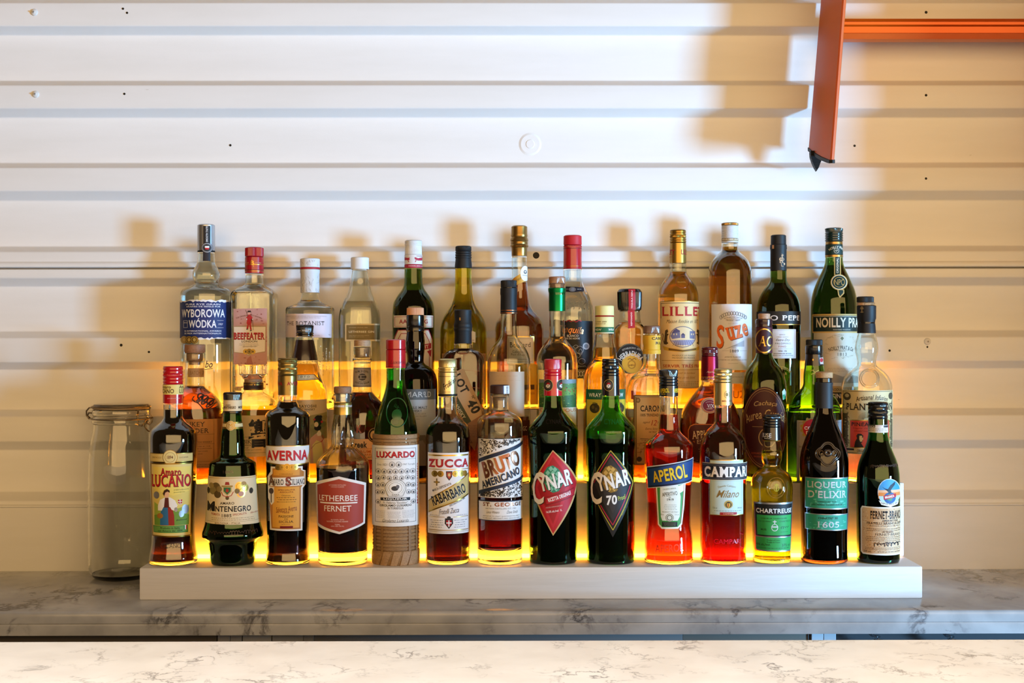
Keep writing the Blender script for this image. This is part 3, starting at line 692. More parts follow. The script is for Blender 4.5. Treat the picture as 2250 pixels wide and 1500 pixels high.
b.label('main_label', [(P_, [(439, 727), (722, 727), (751, 1016), (424, 1006)], 'E9D6AE'), (P_, [(441, 733), (720, 733), (721, 737), (441, 737)], 'C8A868'),
    (E_, 488, 790, 26, 28, '6A5A32'), (E_, 470, 810, 20, 24, '8A7A48'), (E_, 498, 832, 20, 22, '5A4A28'), (E_, 462, 780, 14, 16, 'A08A50'), (E_, 508, 800, 16, 18, '8A7440'), (E_, 445, 812, 8, 20, '3A3424'),
    (P_, [(528, 785), (580, 785), (580, 815), (554, 840), (528, 815)], 'C8B070'), (P_, [(534, 790), (574, 790), (574, 812), (554, 832), (534, 812)], '2E6A40'), (P_, [(544, 757), (564, 757), (568, 775), (540, 775)], 'A02C22'), (P_, [(522, 778), (586, 778), (586, 787), (522, 787)], 'A8843C'), (E_, 554, 808, 9, 11, 'B02C20'), (E_, 554, 852, 11, 12, '5A4A28'), (L_, [(520, 815), (530, 838), (554, 846), (578, 838), (590, 815)], 4, 'B03428'),
    (E_, 625, 785, 26, 28, 'gold'), (E_, 655, 795, 24, 26, 'gold'), (E_, 635, 828, 25, 24, 'gold'), (E_, 650, 772, 16, 16, 'B09048'), (E_, 612, 812, 15, 16, '7A6434'), (E_, 694, 815, 12, 18, '3A3428'), (E_, 635, 830, 16, 15, 'C89A88'), (O_, 625, 785, 18, 20, 3, 'dgold'), (O_, 655, 797, 17, 18, 3, 'dgold'),
    (T, 'AMARO', 553, 884, 84, 15, '1C1510', dict(b=.03, sf=True)), (T, 'MONTENEGRO', 568, 918, 250, 34, '1C1510', dict(b=.04, grow=0)), (T, 'M', 460, 904, 44, 58, '1C1510', dict(b=.04)),
    (T, 'PREMIATA', 484, 950, 66, 14, 'A8402E', dict(b=.02, rot=4)), (T, '1885', 550, 957, 58, 18, '1C1510', dict(b=.02, sf=True)), (T, 'SPECIALITÀ', 628, 948, 86, 15, 'A8402E', dict(b=.02, rot=-4)),
    (FT, 455, 968, 720, 990, 2, '8A7A58'), (L_, [(430, 993), (745, 993)], 1.5, 'A08A58'), (T, 'BOLOGNA - ITALIA', 556, 1003, 148, 12, '8A6A38', dict(b=.02)), (SG, 688, 948, 735, 10, 2, 'A8402E')])
b.label('embossed_lettering', [(T, '1885', 560, 698, 60, 18, 'g:3A2A1C')])
b.label('embossed_signature', [(SG, 440, 1060, 735, 22, 4, 'g:3A2A20')])
# 3 ------------------------------------------------ gold cap, white and orange label
b = Bottle('liqueur_bottle', 0, 'F1', 922, [(243, 57), (282, 57), (296, 64), (318, 72), (330, 92), (343, 120), (366, 134), (400, 135), (700, 134), (1050, 128), (1110, 124), (1180, 126), (1255, 134)],
    'black liqueur bottle with a matt gold cap and a white, red and orange label', 'clear', '0C0503', 284, base=6)
b.cap('screw_cap', 'm:9C8346', [(17, 59), (122, 59)], thr=(20, 120, 4), kn=[(30, 44), (76, 90)])
b.cap('neck_sleeve', 'm:8E7640', [(123, 59), (242, 58)])
b.label('neck_sleeve_print', [(T, 'AVERNA', 955, 172, 76, 22, 'A01C22', dict(b=.04)), (T, 'AVERNA', 866, 172, 50, 22, 'A01C22', dict(b=.04)), (FT, 930, 190, 975, 218, 3, '7A5A2A')], on='neck_sleeve')
b.label('name_label', [(P_, [(794, 542), (1049, 542), (1048, 655), (922, 662), (795, 648)], 'gold'), (P_, [(794, 546), (1049, 546), (1048, 648), (922, 655), (795, 642)], 'EDE9E4'),
    (T, 'AVERNA', 919, 600, 236, 60, 'C41E24', dict(b=.055, sh=(3, '8A8A90')))])
b.label('main_label', [(P_, [(822, 668), (1010, 668), (1010, 690), (1028, 695), (1028, 780), (1010, 800), (1008, 1056), (816, 1050), (816, 880), (806, 860), (803, 730), (820, 700)], 'F0ECE4'),
    (P_, [(832, 678), (1000, 678), (1000, 690), (1018, 700), (1016, 775), (1000, 795), (998, 1046), (826, 1040), (826, 870), (812, 850), (812, 735), (832, 710)], 'B8782A'), (P_, [(838, 686), (992, 686), (992, 720), (838, 720)], 'DE9A30'), (P_, [(834, 790), (990, 790), (988, 1036), (832, 1032)], 'E2A23A'),
    (T, "L'ORIGINALE", 912, 712, 78, 9, '8A4A1A'), (P_, [(806, 735), (1026, 730), (1026, 782), (806, 786)], 'EDE6DA'), (T, 'AMARO SICILIANO', 920, 760, 206, 36, '3A3430', dict(b=.03, sf=True)), (T, 'A', 828, 752, 40, 62, '6A4A32', dict(b=.05, sf=True)), (T, 'S', 925, 756, 34, 56, '8A3A2A', dict(b=.05)),
    (P_, [(806, 790), (842, 790), (842, 880), (826, 900), (812, 870)], 'EAE4DA'), (E_, 825, 815, 14, 18, '4A3A34'), (L_, [(825, 830), (825, 885)], 6, '5A4A40'),
    (T, 'SPECIALITÀ', 915, 806, 100, 10, '7A2A1A', dict(b=.03)), (T, 'ASSOLUTA', 915, 820, 80, 9, '7A2A1A', dict(b=.03)), (T, 'Ottenuta', 912, 840, 52, 9, '3A2A1A'), (FT, 856, 848, 976, 886, 3, '4A3018'),
    (T, 'Salvatore Averna', 912, 922, 128, 34, '7A3418', dict(it=.4, b=.01, rot=-6)), (T, '1868', 912, 942, 38, 11, '7A2A1A'), (T, 'PASSIONE', 912, 966, 88, 14, '2A1A10', dict(b=.02, sf=True)), (T, 'DI', 912, 982, 18, 10, '2A1A10'), (T, 'SICILIA', 912, 998, 86, 14, '2A1A10', dict(b=.02, sf=True)), (FT, 885, 1010, 940, 1018, 1, '4A3018'), (R_, 876, 1024, 952, 1038, '7A1414')] + coins(671, [866, 888, 946, 966], 18) + coins(671, [917], 22))
# 4 ------------------------------------------------ cork stopper, hexagonal red label
b = Bottle('liqueur_bottle', 0, 'F2', 258, [(343, 52), (346, 56), (388, 55), (394, 52), (470, 54), (520, 60), (575, 69), (620, 70), (650, 68), (672, 78), (700, 108), (730, 138), (755, 156), (790, 163), (870, 163), (1000, 160), (1200, 153), (1360, 149)],
    'dark liqueur bottle with round wooden stopper and hexagonal brick red label', 'clear', '140703', 790, base=26, flute=(480, 800, 14, 10))
b.cap('wooden_stopper', 'w:A07A5A', [(302, 52), (308, 54), (336, 54), (342, 51)])
b.cap('plug', 'silver', [(343, 44), (394, 44)])
b.cap('neck_sleeve', 'm:B89A50', [(398, 55), (404, 54), (472, 56)])
b.label('neck_sleeve_print', [(T, 'LETHERBEE DISTILLERS', 262, 420, 106, 12, 'E8E8E8', dict(b=.04))], on='neck_sleeve')
b.label('main_label', [(P_, [(235, 834), (397, 882), (390, 1126), (238, 1180), (99, 1132), (93, 880)], 'EDEAE6'), (P_, [(235, 850), (385, 894), (379, 1118), (238, 1166), (111, 1122), (106, 892)], 'A8402F'),
    (T, 'LETHERBEE DISTILLERS', 226, 886, 100, 9, 'D8B0A4'), (T, 'CHICAGO ILLINOIS', 226, 897, 78, 8, 'D8B0A4'), (T, 'LETHERBEE', 232, 965, 226, 34, 'F2ECE8', dict(b=.012)), (R_, 124, 990, 344, 998, 'F2ECE8'), (T, 'FERNET', 228, 1027, 160, 34, 'F2ECE8', dict(b=.012)),
    (T, 'ALCOHOL WITH', 226, 1094, 78, 8, 'E8C8BC'), (T, 'NATURAL FLAVORS ADDED', 226, 1105, 126, 8, 'E8C8BC'), (T, '750ML', 226, 1123, 32, 8, 'E8C8BC'), (T, '(35% ABV 70 PF)', 226, 1134, 76, 8, 'E8C8BC')])
# 5 ------------------------------------------------ straw-wrapped green bottle
b = Bottle('liqueur_bottle', 0, 'F2', 582, [(190, 57), (262, 57), (300, 61), (350, 74), (420, 98), (480, 116), (540, 127), (580, 131), (900, 133), (1330, 133)],
    'green bottle in woven straw wrapping with red cap and white medal label', 'vgreen', 'DDF2DD', 262, base=7)
b.cap('screw_cap', 'g:B01420', [(14, 54), (20, 60), (72, 60), (76, 57)])
b.cap('neck_sleeve', 'g:B81422', [(76, 57), (80, 60), (188, 61)])
b.label('neck_sleeve_print', [(T, 'Luxardo', 594, 152, 88, 22, '6A0A10', dict(it=.4)), (R_, 522, 180, 645, 183, '6A0A10')], on='neck_sleeve')
b.ring('embossed_seal', 590, 455, 66, 86, 3.5, pm('g:0C4A1C'))
b.label('embossed_lettering', [(T, 'LUXARDO', 600, 440, 80, 20, 'g:0E4A1C', dict(rot=70, arc=60)), (E_, 588, 470, 30, 34, 'g:0E4A1C'), (E_, 580, 510, 22, 16, 'g:123C14')])
ST = 'w:A8845A'; ST2 = 'w:B08C60'
def band(y0, y1, h, mat=ST, nm='straw_band'):
    b.cap(nm, mat, [(y0, h-1), (y0+2, h+1), ((y0+y1)/2, h+2.5), (y1-2, h+1), (y1, h-1)])
band(586, 614, 142); band(614, 634, 140, ST2); band(634, 655, 138)
b.cap('straw_core', 'w:8E6C44', [(655, 136), (1286, 136)])
for i in range(7): band(1139+i*20.9, 1158.5+i*20.9, 138.5 + (i % 3)*1.2, (ST, ST2)[i % 2])
b.cap('straw_foot', 'w:9C7848', [(1284, 141), (1296, 145), (1340, 146), (1368, 142), (1375, 138)])
b.caps['wr'] = Prof([(b.YY(560), 139/b.crop[2]), (b.YY(1290), 141.5/b.crop[2]), (b.YY(1300), 145.5/b.crop[2]), (b.YY(1345), 146.5/b.crop[2]), (b.YY(1400), 139/b.crop[2])], lin=True)
for x in (452, 494, 656, 698): b.label('straw_strip', [(P_, [(x, 634), (x+14, 634), (x+14, 1288), (x, 1288)], 'w:A07C50')], on='wr', off=1.2)
for x in (436, 468, 515, 575, 632, 680, 706):
    b.label('straw_fold', [(P_, [(x-5, 1290), (x+40 if x < 700 else x+20, 1290), (x+12, 1372), (x-26, 1372)] if x > 450 else [(x-4, 1292), (x+36, 1292), (x+30, 1372), (x+2, 1368)], ('w:B48E5E', 'w:A8845A', 'w:BC966A')[x % 3])], on='wr', off=.5+.25*(x % 3))
wl = [(R_, 443, 652, 716, 1136, 'ECEAE8'), (FR, 463, 668, 697, 1112, 2, '2A2A2C'), (T, 'LUXARDO', 580, 705, 218, 38, 'C01C26', dict(b=.05, sh=(2.2, '1A1A1C'))), (L_, [(463, 733), (697, 733)], 1.5, '2A2A2C'),
    (T, 'Zara 1821', 504, 766, 60, 13, '6A6A70', dict(it=.2)), (T, '1947 Torreglia', 655, 766, 70, 13, '6A6A70', dict(it=.2))]
def medal(x, y, r, g='3A3A3E'): return [(O_, x, y, r, r, 1.6, g), (O_, x, y, r*.8, r*.8, 1, '6A6A70'), (E_, x+1, y+1, r*.4, r*.52, 'A0A0A6'), (P_, [(x-r*.35, y+r*.5), (x+r*.3, y+r*.5), (x+r*.15, y-r*.1), (x-r*.1, y-r*.3)], g)]
for x in (560, 598): wl += medal(x, 765, 17)
for x in (482, 515, 548, 580, 613, 646, 678): wl += medal(x, 806, 15.5)
for x, y in [(482, 848), (512, 842), (545, 846), (580, 842), (615, 846), (648, 842), (678, 848), (480, 890), (508, 886), (652, 886), (680, 890), (478, 932), (506, 930), (654, 930), (682, 932), (480, 990), (681, 990)]: wl += medal(x, y, 14)
wl += [(E_, 580, 905, 58, 50, 'F2F2F0'), (O_, 580, 905, 60, 52, 2.5, '2A2A2C'), (O_, 580, 905, 50, 43, 1.5, '4A4A50'), (O_, 580, 905, 38, 33, 1.5, '2A2A2C'), (E_, 576, 908, 20, 14, '3A3A3E'), (E_, 592, 898, 10, 12, '6A6A70'), (P_, [(530, 935), (630, 935), (620, 955), (540, 955)], 'E8E8E6'), (L_, [(530, 935), (540, 955), (620, 955), (630, 935)], 2, '2A2A2C'), (T, 'ZARA', 580, 946, 44, 9, '2A2A2C'),
    (R_, 494, 963, 663, 981, '222226'), (T, 'LIQUEUR', 579, 972, 138, 12, 'F0F0EE', dict(b=.04, sf=True)), (T, 'Fr. Fabbrica "Excelsior"', 580, 993, 140, 13, '2A2A2C', dict(it=.1)), (T, 'GIROLAMO LUXARDO', 580, 1010, 182, 14, '1A1A1C', dict(b=.04)), (T, 'IN TORREGLIA', 580, 1027, 92, 12, '4A4A50', dict(b=.03, sf=True)),
    (FT, 468, 1040, 525, 1088, 7, '8A8A90'), (FT, 530, 1046, 610, 1088, 6, '8A8A90'), (FT, 615, 1040, 692, 1088, 7, '8A8A90'), (T, 'Girolamo Luxardo', 580, 1101, 150, 20, '2A2A2C', dict(it=.4)), (T, 'MARASCHINO', 706, 885, 246, 15, 'B01C26', dict(b=.04, rot=-90))]
b.label('main_label', wl, on='wr', off=2.4)
# 6 ------------------------------------------------ pale gold cap, white label with slanted banner
b = Bottle('liqueur_bottle', 0, 'F2', 899, [(360, 55), (440, 56), (475, 62), (498, 80), (518, 104), (540, 121), (575, 133), (620, 137), (900, 137), (1340, 135)],
    'dark liqueur bottle with pale gold cap and white label crossed by a slanted gold banner', 'clear', '2A0606', 524, base=7)
b.cap('screw_cap', 'm:CDB878', [(132, 50), (140, 57), (212, 58)], thr=(184, 214, 2), kn=[(142, 178)])
b.cap('neck_sleeve', 'm:D2BC86', [(214, 58), (346, 59)]); b.cap('neck_band', '1A1612', [(346, 59), (357, 59)]); b.cap('neck_trim', 'gold', [(357, 59), (361, 59)])
b.label('neck_sleeve_print', [(T, 'Fratelli', 905, 285, 82, 34, '2A2018', dict(it=.5, b=.015, rot=-32)), (T, 'Zucca', 925, 270, 60, 26, '2A2018', dict(it=.5, rot=-32)), (T, 'LIQUORE', 892, 335, 50, 9, '6A5A38'), (L_, [(845, 240), (960, 240)], 3, '2A2018')], on='neck_sleeve')
b.label('main_label', [(R_, 779, 696, 1026, 1182, 'E9E4E2'), (R_, 783, 707, 1022, 716, 'gold'), (T, 'ZUCCA', 903, 758, 236, 50, 'B01C24', dict(b=.055, sf=True, sh=(1.5, '5A1010'))), (R_, 786, 793, 1022, 797, 'gold')]
    + coins(822, [820, 856, 944, 982], 19) + [(P_, [(888, 806), (926, 806), (924, 840), (907, 862), (890, 840)], '2A2428'), (P_, [(893, 812), (921, 812), (919, 836), (907, 854), (895, 836)], 'B04030'), (E_, 907, 828, 7, 10, 'D8B878'), (E_, 1002, 822, 12, 18, 'gold'),
    (L_, [(833, 850), (833, 894)], 7, '5A4A28'), (L_, [(815, 872), (851, 872)], 7, '5A4A28'), (E_, 833, 872, 9, 9, '9A7B35'),
    (T, 'MARCA DEPOSITATA', 860, 902, 128, 15, '2A3450', dict(b=.02, rot=-21)), (P_, [(783, 985), (1022, 818), (1022, 952), (783, 1060)], 'dgold'), (P_, [(786, 990), (1020, 826), (1020, 944), (786, 1050)], 'C8AE6E'),
    (T, 'RABARBARO', 906, 948, 232, 62, '14141A', dict(b=.05, rot=-21, sh=(2, 'F0E6CA'))), (T, 'SPECIALITÀ DAL 1845', 958, 990, 112, 14, '4A5468', dict(b=.01, rot=-23)), (T, 'Fratelli Zucca', 906, 1045, 124, 30, '2A3450', dict(it=.5, rot=-6)),
    (T, '30% VOL 60 PROOF', 822, 1072, 60, 8, '6A6A70'), (T, 'LIQUEUR 750 ml', 982, 1072, 62, 8, '6A6A70'), (L_, [(785, 1081), (880, 1081)], 3, 'gold'), (L_, [(930, 1081), (1020, 1081)], 3, 'gold'), (FT, 787, 1096, 880, 1150, 4, '7A7A84'), (FT, 935, 1096, 1016, 1150, 4, '7A7A84'),
    (P_, [(882, 1088), (928, 1088), (930, 1120), (905, 1152), (880, 1120)], '1E1A1E'), (P_, [(889, 1100), (921, 1100), (921, 1122), (905, 1142), (889, 1122)], 'A82028'), (R_, 902, 1100, 908, 1140, 'F0F0EE'), (R_, 889, 1113, 921, 1119, 'F0F0EE'), (E_, 905, 1084, 12, 8, '2A2A2C'), (L_, [(783, 1160), (1022, 1160)], 4, 'gold'), (L_, [(783, 1170), (1022, 1170)], 2, 'dgold')])
# 7 ------------------------------------------------ clear base, bronze lettering
b = Bottle('liqueur_bottle', 0, 'F3', 216, [(346, 54), (349, 58), (366, 57), (380, 51), (445, 53), (456, 66), (474, 100), (495, 126), (520, 137), (560, 139), (1100, 139), (1345, 137)],
    'flat-shouldered bottle with crimson liquid, thick clear base and slanted bronze lettering', 'clear', '8A1020', 608, base=30)
b.cap('stopper', '3A1C16', [(292, 55), (298, 58), (344, 58)]); b.cap('cork_plug', 'w:B08864', [(368, 42), (420, 40), (432, 33)])
b.label('seal_strip', [(P_, [(238, 296), (275, 296), (275, 345), (238, 345)], 'E6E6E8'), (L_, [(240, 296), (240, 345)], 3, '4A6A9A'), (T, 'GEORGE', 260, 322, 44, 14, '2A3450', dict(rot=90, b=.04, raw=True))], on='stopper', off=.8)
NV = '232C40'; BZ_ = 'm:9A6248'
pat = [(P_, [(92, 615), (355, 613), (355, 640), (92, 735)], 'ECE8E4')]
rn = random.Random(3)
b_ops = [(P_, [(90, 612), (356, 612), (356, 966), (90, 966)], 'E8E4E0')]
for i in range(420):
    x = rn.uniform(94, 350)
    if i % 2: y = rn.uniform(618, 732 - (x-92)*.42)
    else: y = rn.uniform(948 - (x-92)*.30, 958)
    if i % 2 and y > 722 - (x-92)*.42: continue
    k = rn.random()
    if k < .45: b_ops.append((E_, x, y, rn.uniform(2, 5), rn.uniform(2, 5), '241E1E'))
    elif k < .6: b_ops.append((O_, x, y, 7, 7, 2.2, '241E1E'))
    else:
        a = rn.uniform(0, 3.1); l = rn.uniform(6, 13); b_ops.append((P_, [(x-l*math.cos(a), y-l*math.sin(a)), (x+2.6*math.sin(a), y-2.6*math.cos(a)), (x+l*math.cos(a), y+l*math.sin(a)), (x-2.6*math.sin(a), y+2.6*math.cos(a))], '241E1E'))
b_ops += [(P_, [(90, 738), (356, 622), (356, 644), (90, 762)], NV), (P_, [(90, 930), (356, 832), (356, 852), (90, 952)], NV),
    (T, 'BRUTO', 228, 763, 252, 100, BZ_, dict(b=.07, rot=-19, grow=-.1)), (T, 'AMERICANO', 224, 848, 268, 48, NV, dict(b=.05, rot=-20)), (FR, 90, 612, 356, 966, 2.5, 'B8B0A8')]
b.label('main_label', b_ops)
b.label('lower_label', [(R_, 90, 984, 355, 1104, 'EAE6E2'), (R_, 90, 984, 355, 990, NV), (R_, 90, 1099, 355, 1104, NV), (T, 'ST. GEORGE', 228, 1006, 226, 24, BZ_, dict(b=.06, sf=True)), (T, 'ARTISAN DISTILLERS EST. 1982', 222, 1031, 182, 8, '2A2A30'),
    (T, 'Lance Winters', 175, 1052, 78, 16, '2A2A30', dict(it=.5)), (T, 'Dave Smith', 290, 1052, 66, 18, '2A2A30', dict(it=.5)), (T, 'WE PLEDGE TO CRAFT QUINTESSENTIAL SPIRITS', 224, 1077, 220, 8, '2A2A30'), (T, 'TO DELIGHT HEDONISTS AND GENIUSES ALIKE', 224, 1089, 220, 8, '2A2A30')])
# 8, 9 --------------------------------------------- twin artichoke bottles
ART = lambda dx, c1, c2: [(P_, [(dx+540, 862-92), (dx+572, 790), (dx+597, 828), (dx+600, 880), (dx+575, 925), (dx+540, 935), (dx+505, 915), (dx+486, 870), (dx+486, 815), (dx+508, 780)], c1)] + \
    [(P_, [(dx+x, y-17), (dx+x+14, y), (dx+x, y+17), (dx+x-14, y)], c2) for x, y in ((528, 790), (552, 795), (510, 815), (540, 818), (568, 822), (500, 845), (526, 848), (556, 850), (584, 852), (512, 880), (540, 884), (572, 884), (530, 912), (560, 910))]
def cynar(dx, ops70, c1, c2):
    o = ART(dx, c1, c2)
    for (w_, col) in ((0, None),):
        o += [(T, 'C', dx+452, 908, 88, 196, 'EFEAE2', dict(b=.015, rot=4, sh=(4, '14100E'))), (T, 'YNAR', dx+556, 862, 222, 94, 'EFEAE2', dict(b=.055, rot=-14, grow=.12, sh=(4.5, '14100E')))]
    return o + ops70
BODYC = [(357, 52), (420, 56), (450, 64), (482, 90), (520, 124), (548, 146), (572, 154), (640, 153), (700, 147), (1000, 146), (1300, 147), (1345, 145)]
b = Bottle('liqueur_bottle', 0, 'F3', 541, BODYC, 'near-black bottle with red cap and red diamond label showing a green artichoke', 'vgreen', '050302', 392, base=3)
b.cap('screw_cap', 'g:C0142A', [(133, 50), (140, 54), (233, 54)], thr=(196, 235, 2), kn=[(172, 190)])
b.cap('neck_sleeve', 'g:C41428', [(234, 54), (357, 56)])
MED = lambda x, y: [(E_, x, y, 30, 36, 'B89A50'), (E_, x, y, 27, 33, '1A1414'), (E_, x, y, 18, 23, 'A89060'), (E_, x, y, 17, 22, '1A1414'), (P_, [(x-12, y-4), (x-4, y-15), (x+8, y-14), (x+12, y-4), (x+2, y-8)], 'C02028'), (P_, [(x-12, y), (x-2, y-6), (x+12, y-2), (x+10, y+12), (x-2, y+17), (x-12, y+10)], 'E4DCD0'), (P_, [(x-5, y+2), (x+5, y), (x+2, y+8)], '2A2020')]
b.label('neck_medallion', MED(512, 293), on='neck_sleeve'); b.label('neck_medallion', MED(592, 293), on='neck_sleeve')
b.label('main_label', [(P_, [(540, 678), (690, 885), (541, 1192), (412, 905)], 'C8A468'), (P_, [(540, 686), (683, 886), (541, 1180), (419, 905)], 'B81A26'), (P_, [(540, 700), (652, 860), (541, 1150), (432, 905)], 'C42430'), (P_, [(540, 720), (632, 850), (541, 1120), (448, 905)], 'A81822')]
    + cynar(0, [(P_, [(494, 962), (664, 908), (668, 955), (500, 1012)], '8A0E18'), (P_, [(498, 966), (662, 914), (664, 950), (502, 1004)], 'B81A26'), (T, 'RICETTA ORIGINALE', 583, 958, 150, 24, 'F4ECE4', dict(b=.04, rot=-17, raw=1)), (T, 'LIQUORE A BASE DI CARCIOFO', 548, 1018, 100, 8, 'E8C8B8', dict(rot=-8)), (T, '16,5% alc./vol  1L', 548, 1045, 96, 15, 'F4ECE4', dict(b=.02, rot=-8))], '2E8060', '7FC0A0'))
b.label('embossed_lettering', [(T, 'CYNAR', 545, 510, 90, 26, 'g:201A14')])
b = Bottle('liqueur_bottle', 0, 'F3', 893, BODYC, 'green-necked black bottle with black cap and black diamond label lettered 70', '74D656', '050302', 612, base=3)
b.cap('screw_cap', 'g:121214', [(133, 50), (140, 53), (233, 53)], thr=(138, 235, 5), kn=[(176, 190)])
b.cap('neck_sleeve', 'g:161416', [(234, 53), (357, 55)])
b.label('neck_medallion', MED(881, 293), on='neck_sleeve')
b.label('main_label', [(P_, [(893, 676), (1032, 885), (905, 1202), (772, 890)], '161616'), (L_, [(778, 880), (893, 682), (1026, 880), (906, 1158), (820, 1010)], 4, 'C8B030'), (L_, [(792, 880), (893, 702), (1012, 888), (905, 1128), (832, 1010)], 5, 'B81A38'), (P_, [(893, 722), (1000, 888), (905, 1105), (800, 890)], '2A2829'), (P_, [(893, 760), (970, 880), (905, 1060), (830, 890)], '343031')]
    + cynar(354, [(T, '70', 899, 978, 64, 58, 'F0ECE6', dict(b=.05, rot=-6, it=.1)), (T, 'Proof', 960, 964, 50, 28, 'B8C040', dict(b=.02, rot=-14, raw=1)), (T, 'PRODUCT OF ITALY', 975, 1030, 90, 10, 'A8B040', dict(rot=-64, raw=1))], '8A6A28', 'C8A050'))
b.label('embossed_lettering', [(T, 'CYNAR', 908, 510, 110, 32, 'g:0E5A20', dict(b=.02)), (SG, 850, 572, 940, 14, 3, 'g:1A5A20')])
# 10 ----------------------------------------------- orange aperitif, blue banner
b = Bottle('aperitif_bottle', 0, 'F4', 247, [(360, 54), (400, 55), (470, 60), (560, 66), (580, 74), (605, 100), (632, 130), (655, 147), (690, 151), (760, 149), (900, 140), (1050, 133), (1130, 133), (1230, 144), (1330, 148)],
    'bright orange-red aperitif bottle with slanted blue banner and green shield label', 'clear', 'F03A20', 472, base=7)
b.cap('screw_cap', 'g:14161A', [(197, 54), (203, 58), (292, 58)], thr=(240, 294, 3), kn=[(204, 234)])
b.cap('neck_sleeve', 'g:15171C', [(294, 58), (360, 58)])
b.label('neck_sleeve_print', [(T, 'APEROL', 220, 326, 64, 28, 'E0C020', dict(b=.05, rot=-5)), (T, '1919', 215, 348, 24, 8, 'E0C020'), (T, 'APEROL', 292, 326, 30, 26, 'E0C020', dict(b=.05))], on='neck_sleeve')
b.label('shield_label', [(P_, [(170, 898), (348, 872), (340, 1010), (326, 1128), (304, 1152), (205, 1154), (182, 1130), (176, 1010)], 'F0EEE4'), (P_, [(178, 904), (338, 882), (332, 1010), (318, 1122), (300, 1142), (208, 1144), (190, 1124), (184, 1010)], '4A9A50'),
    (P_, [(196, 905), (302, 890), (318, 960), (312, 1080), (300, 1104), (208, 1104), (200, 1080), (196, 980)], 'E6E8DC'), (T, 'CHI BEVE APEROL', 252, 912, 80, 8, '3A5A3A', dict(rot=-6)), (T, 'APERITIVO', 254, 943, 92, 24, '1E2420', dict(b=.01, rot=-7)), (T, 'DAL', 254, 962, 14, 7, '1E2420'), (T, '1919', 257, 977, 38, 15, '1E2420', dict(b=.03)),
    (FT, 215, 1005, 300, 1042, 4, '8A9288'), (T, 'PRODUCT OF ITALY', 256, 1052, 96, 7, '3A4A3A'), (T, '750 ml', 208, 1068, 18, 9, '3A4A3A'), (T, '11% alc.', 296, 1068, 26, 7, '3A4A3A'), (E_, 252, 1086, 24, 24, '8A8A70'), (E_, 252, 1086, 20, 20, 'DADCCC'), (O_, 252, 1086, 16, 16, 4, '4A4A40'), (R_, 207, 1111, 298, 1140, '1C2420'), (FT, 212, 1114, 292, 1136, 3, '8A927C'),
    (P_, [(300, 896), (338, 884), (336, 925), (312, 940)], 'F0EEE4'), (L_, [(338, 884), (330, 1010), (318, 1120)], 3, 'B03A30')])
b.label('banner_label', [(P_, [(116, 786), (394, 728), (386, 872), (122, 918)], 'DCE0E6'), (P_, [(119, 791), (391, 733), (384, 868), (125, 913)], '16223E'), (P_, [(124, 800), (386, 742), (380, 858), (130, 902)], '1E3F78'), (T, 'APEROL', 256, 824, 226, 78, 'E8C42C', dict(b=.045, rot=-11, grow=.25, sh=(3, '101A30')))], off=.9)
b.label('embossed_lettering', [(T, 'APEROL', 250, 1268, 176, 46, 'g:D84A30', dict(b=.01, rot=-3))])
# 11 ----------------------------------------------- crimson bitter, black name band
b = Bottle('aperitif_bottle', 0, 'F4', 579, [(415, 51), (520, 53), (540, 66), (562, 90), (592, 116), (630, 134), (680, 141), (760, 142), (1000, 140), (1350, 139)],
    'crimson bitter bottle with pale gold cap, black name band and pale blue label', 'clear', 'A80C1C', 432, base=7)
b.cap('screw_cap', 'm:C8B27C', [(192, 50), (198, 55), (275, 55)], thr=(198, 277, 4), kn=[(222, 236)])
b.cap('neck_sleeve', 'm:C2AE7E', [(277, 55), (415, 56)])
b.label('neck_sleeve_print', [(O_, 603, 350, 17, 22, 3, '8A7644'), (E_, 603, 350, 9, 12, '9A8450'), (T, 'MILANO', 603, 389, 60, 10, '7A2A1A', dict(b=.02))], on='neck_sleeve')
b.label('main_label', [(R_, 500, 738, 700, 1072, 'gold'), (R_, 503, 743, 697, 1068, 'BFD2CC'), (FR, 510, 866, 690, 1060, 1.5, '9AAFA8'), (T, 'Davide Campari', 602, 895, 104, 16, '8A7A50', dict(arc=150)), (T, 'Milano', 606, 943, 134, 44, '8A6A34', dict(it=.5, b=.01)), (E_, 611, 1006, 26, 24, 'B89A50'), (E_, 611, 1008, 18, 18, '2A2420'), (P_, [(600, 998), (622, 998), (622, 1016), (611, 1026), (600, 1016)], 'C89A30'), (R_, 606, 1000, 611, 1020, 'A82020'),
    (T, '750 ml', 530, 1028, 26, 11, '5A6A64'), (T, '24% alc.', 676, 1028, 26, 9, '5A6A64'), (FT, 516, 1040, 694, 1052, 1, '6A7A74'), (R_, 560, 1053, 660, 1070, 'A01418'), (T, 'CAMPARI', 610, 1062, 60, 8, 'D8B090')])
b.label('name_band', [(R_, 457, 758, 740, 862, 'C8C0A8'), (R_, 457, 762, 740, 858, '1A1C28'), (L_, [(457, 770), (740, 770)], 1.5, '8A8A90'), (L_, [(457, 850), (740, 850)], 1.5, '8A8A90'), (T, 'CAMPARI', 594, 811, 248, 64, 'F0EAE6', dict(b=.065, sf=True))], off=.9)
b.label('embossed_lettering', [(T, 'CAMPARI', 604, 1229, 158, 28, 'g:C0203C')])
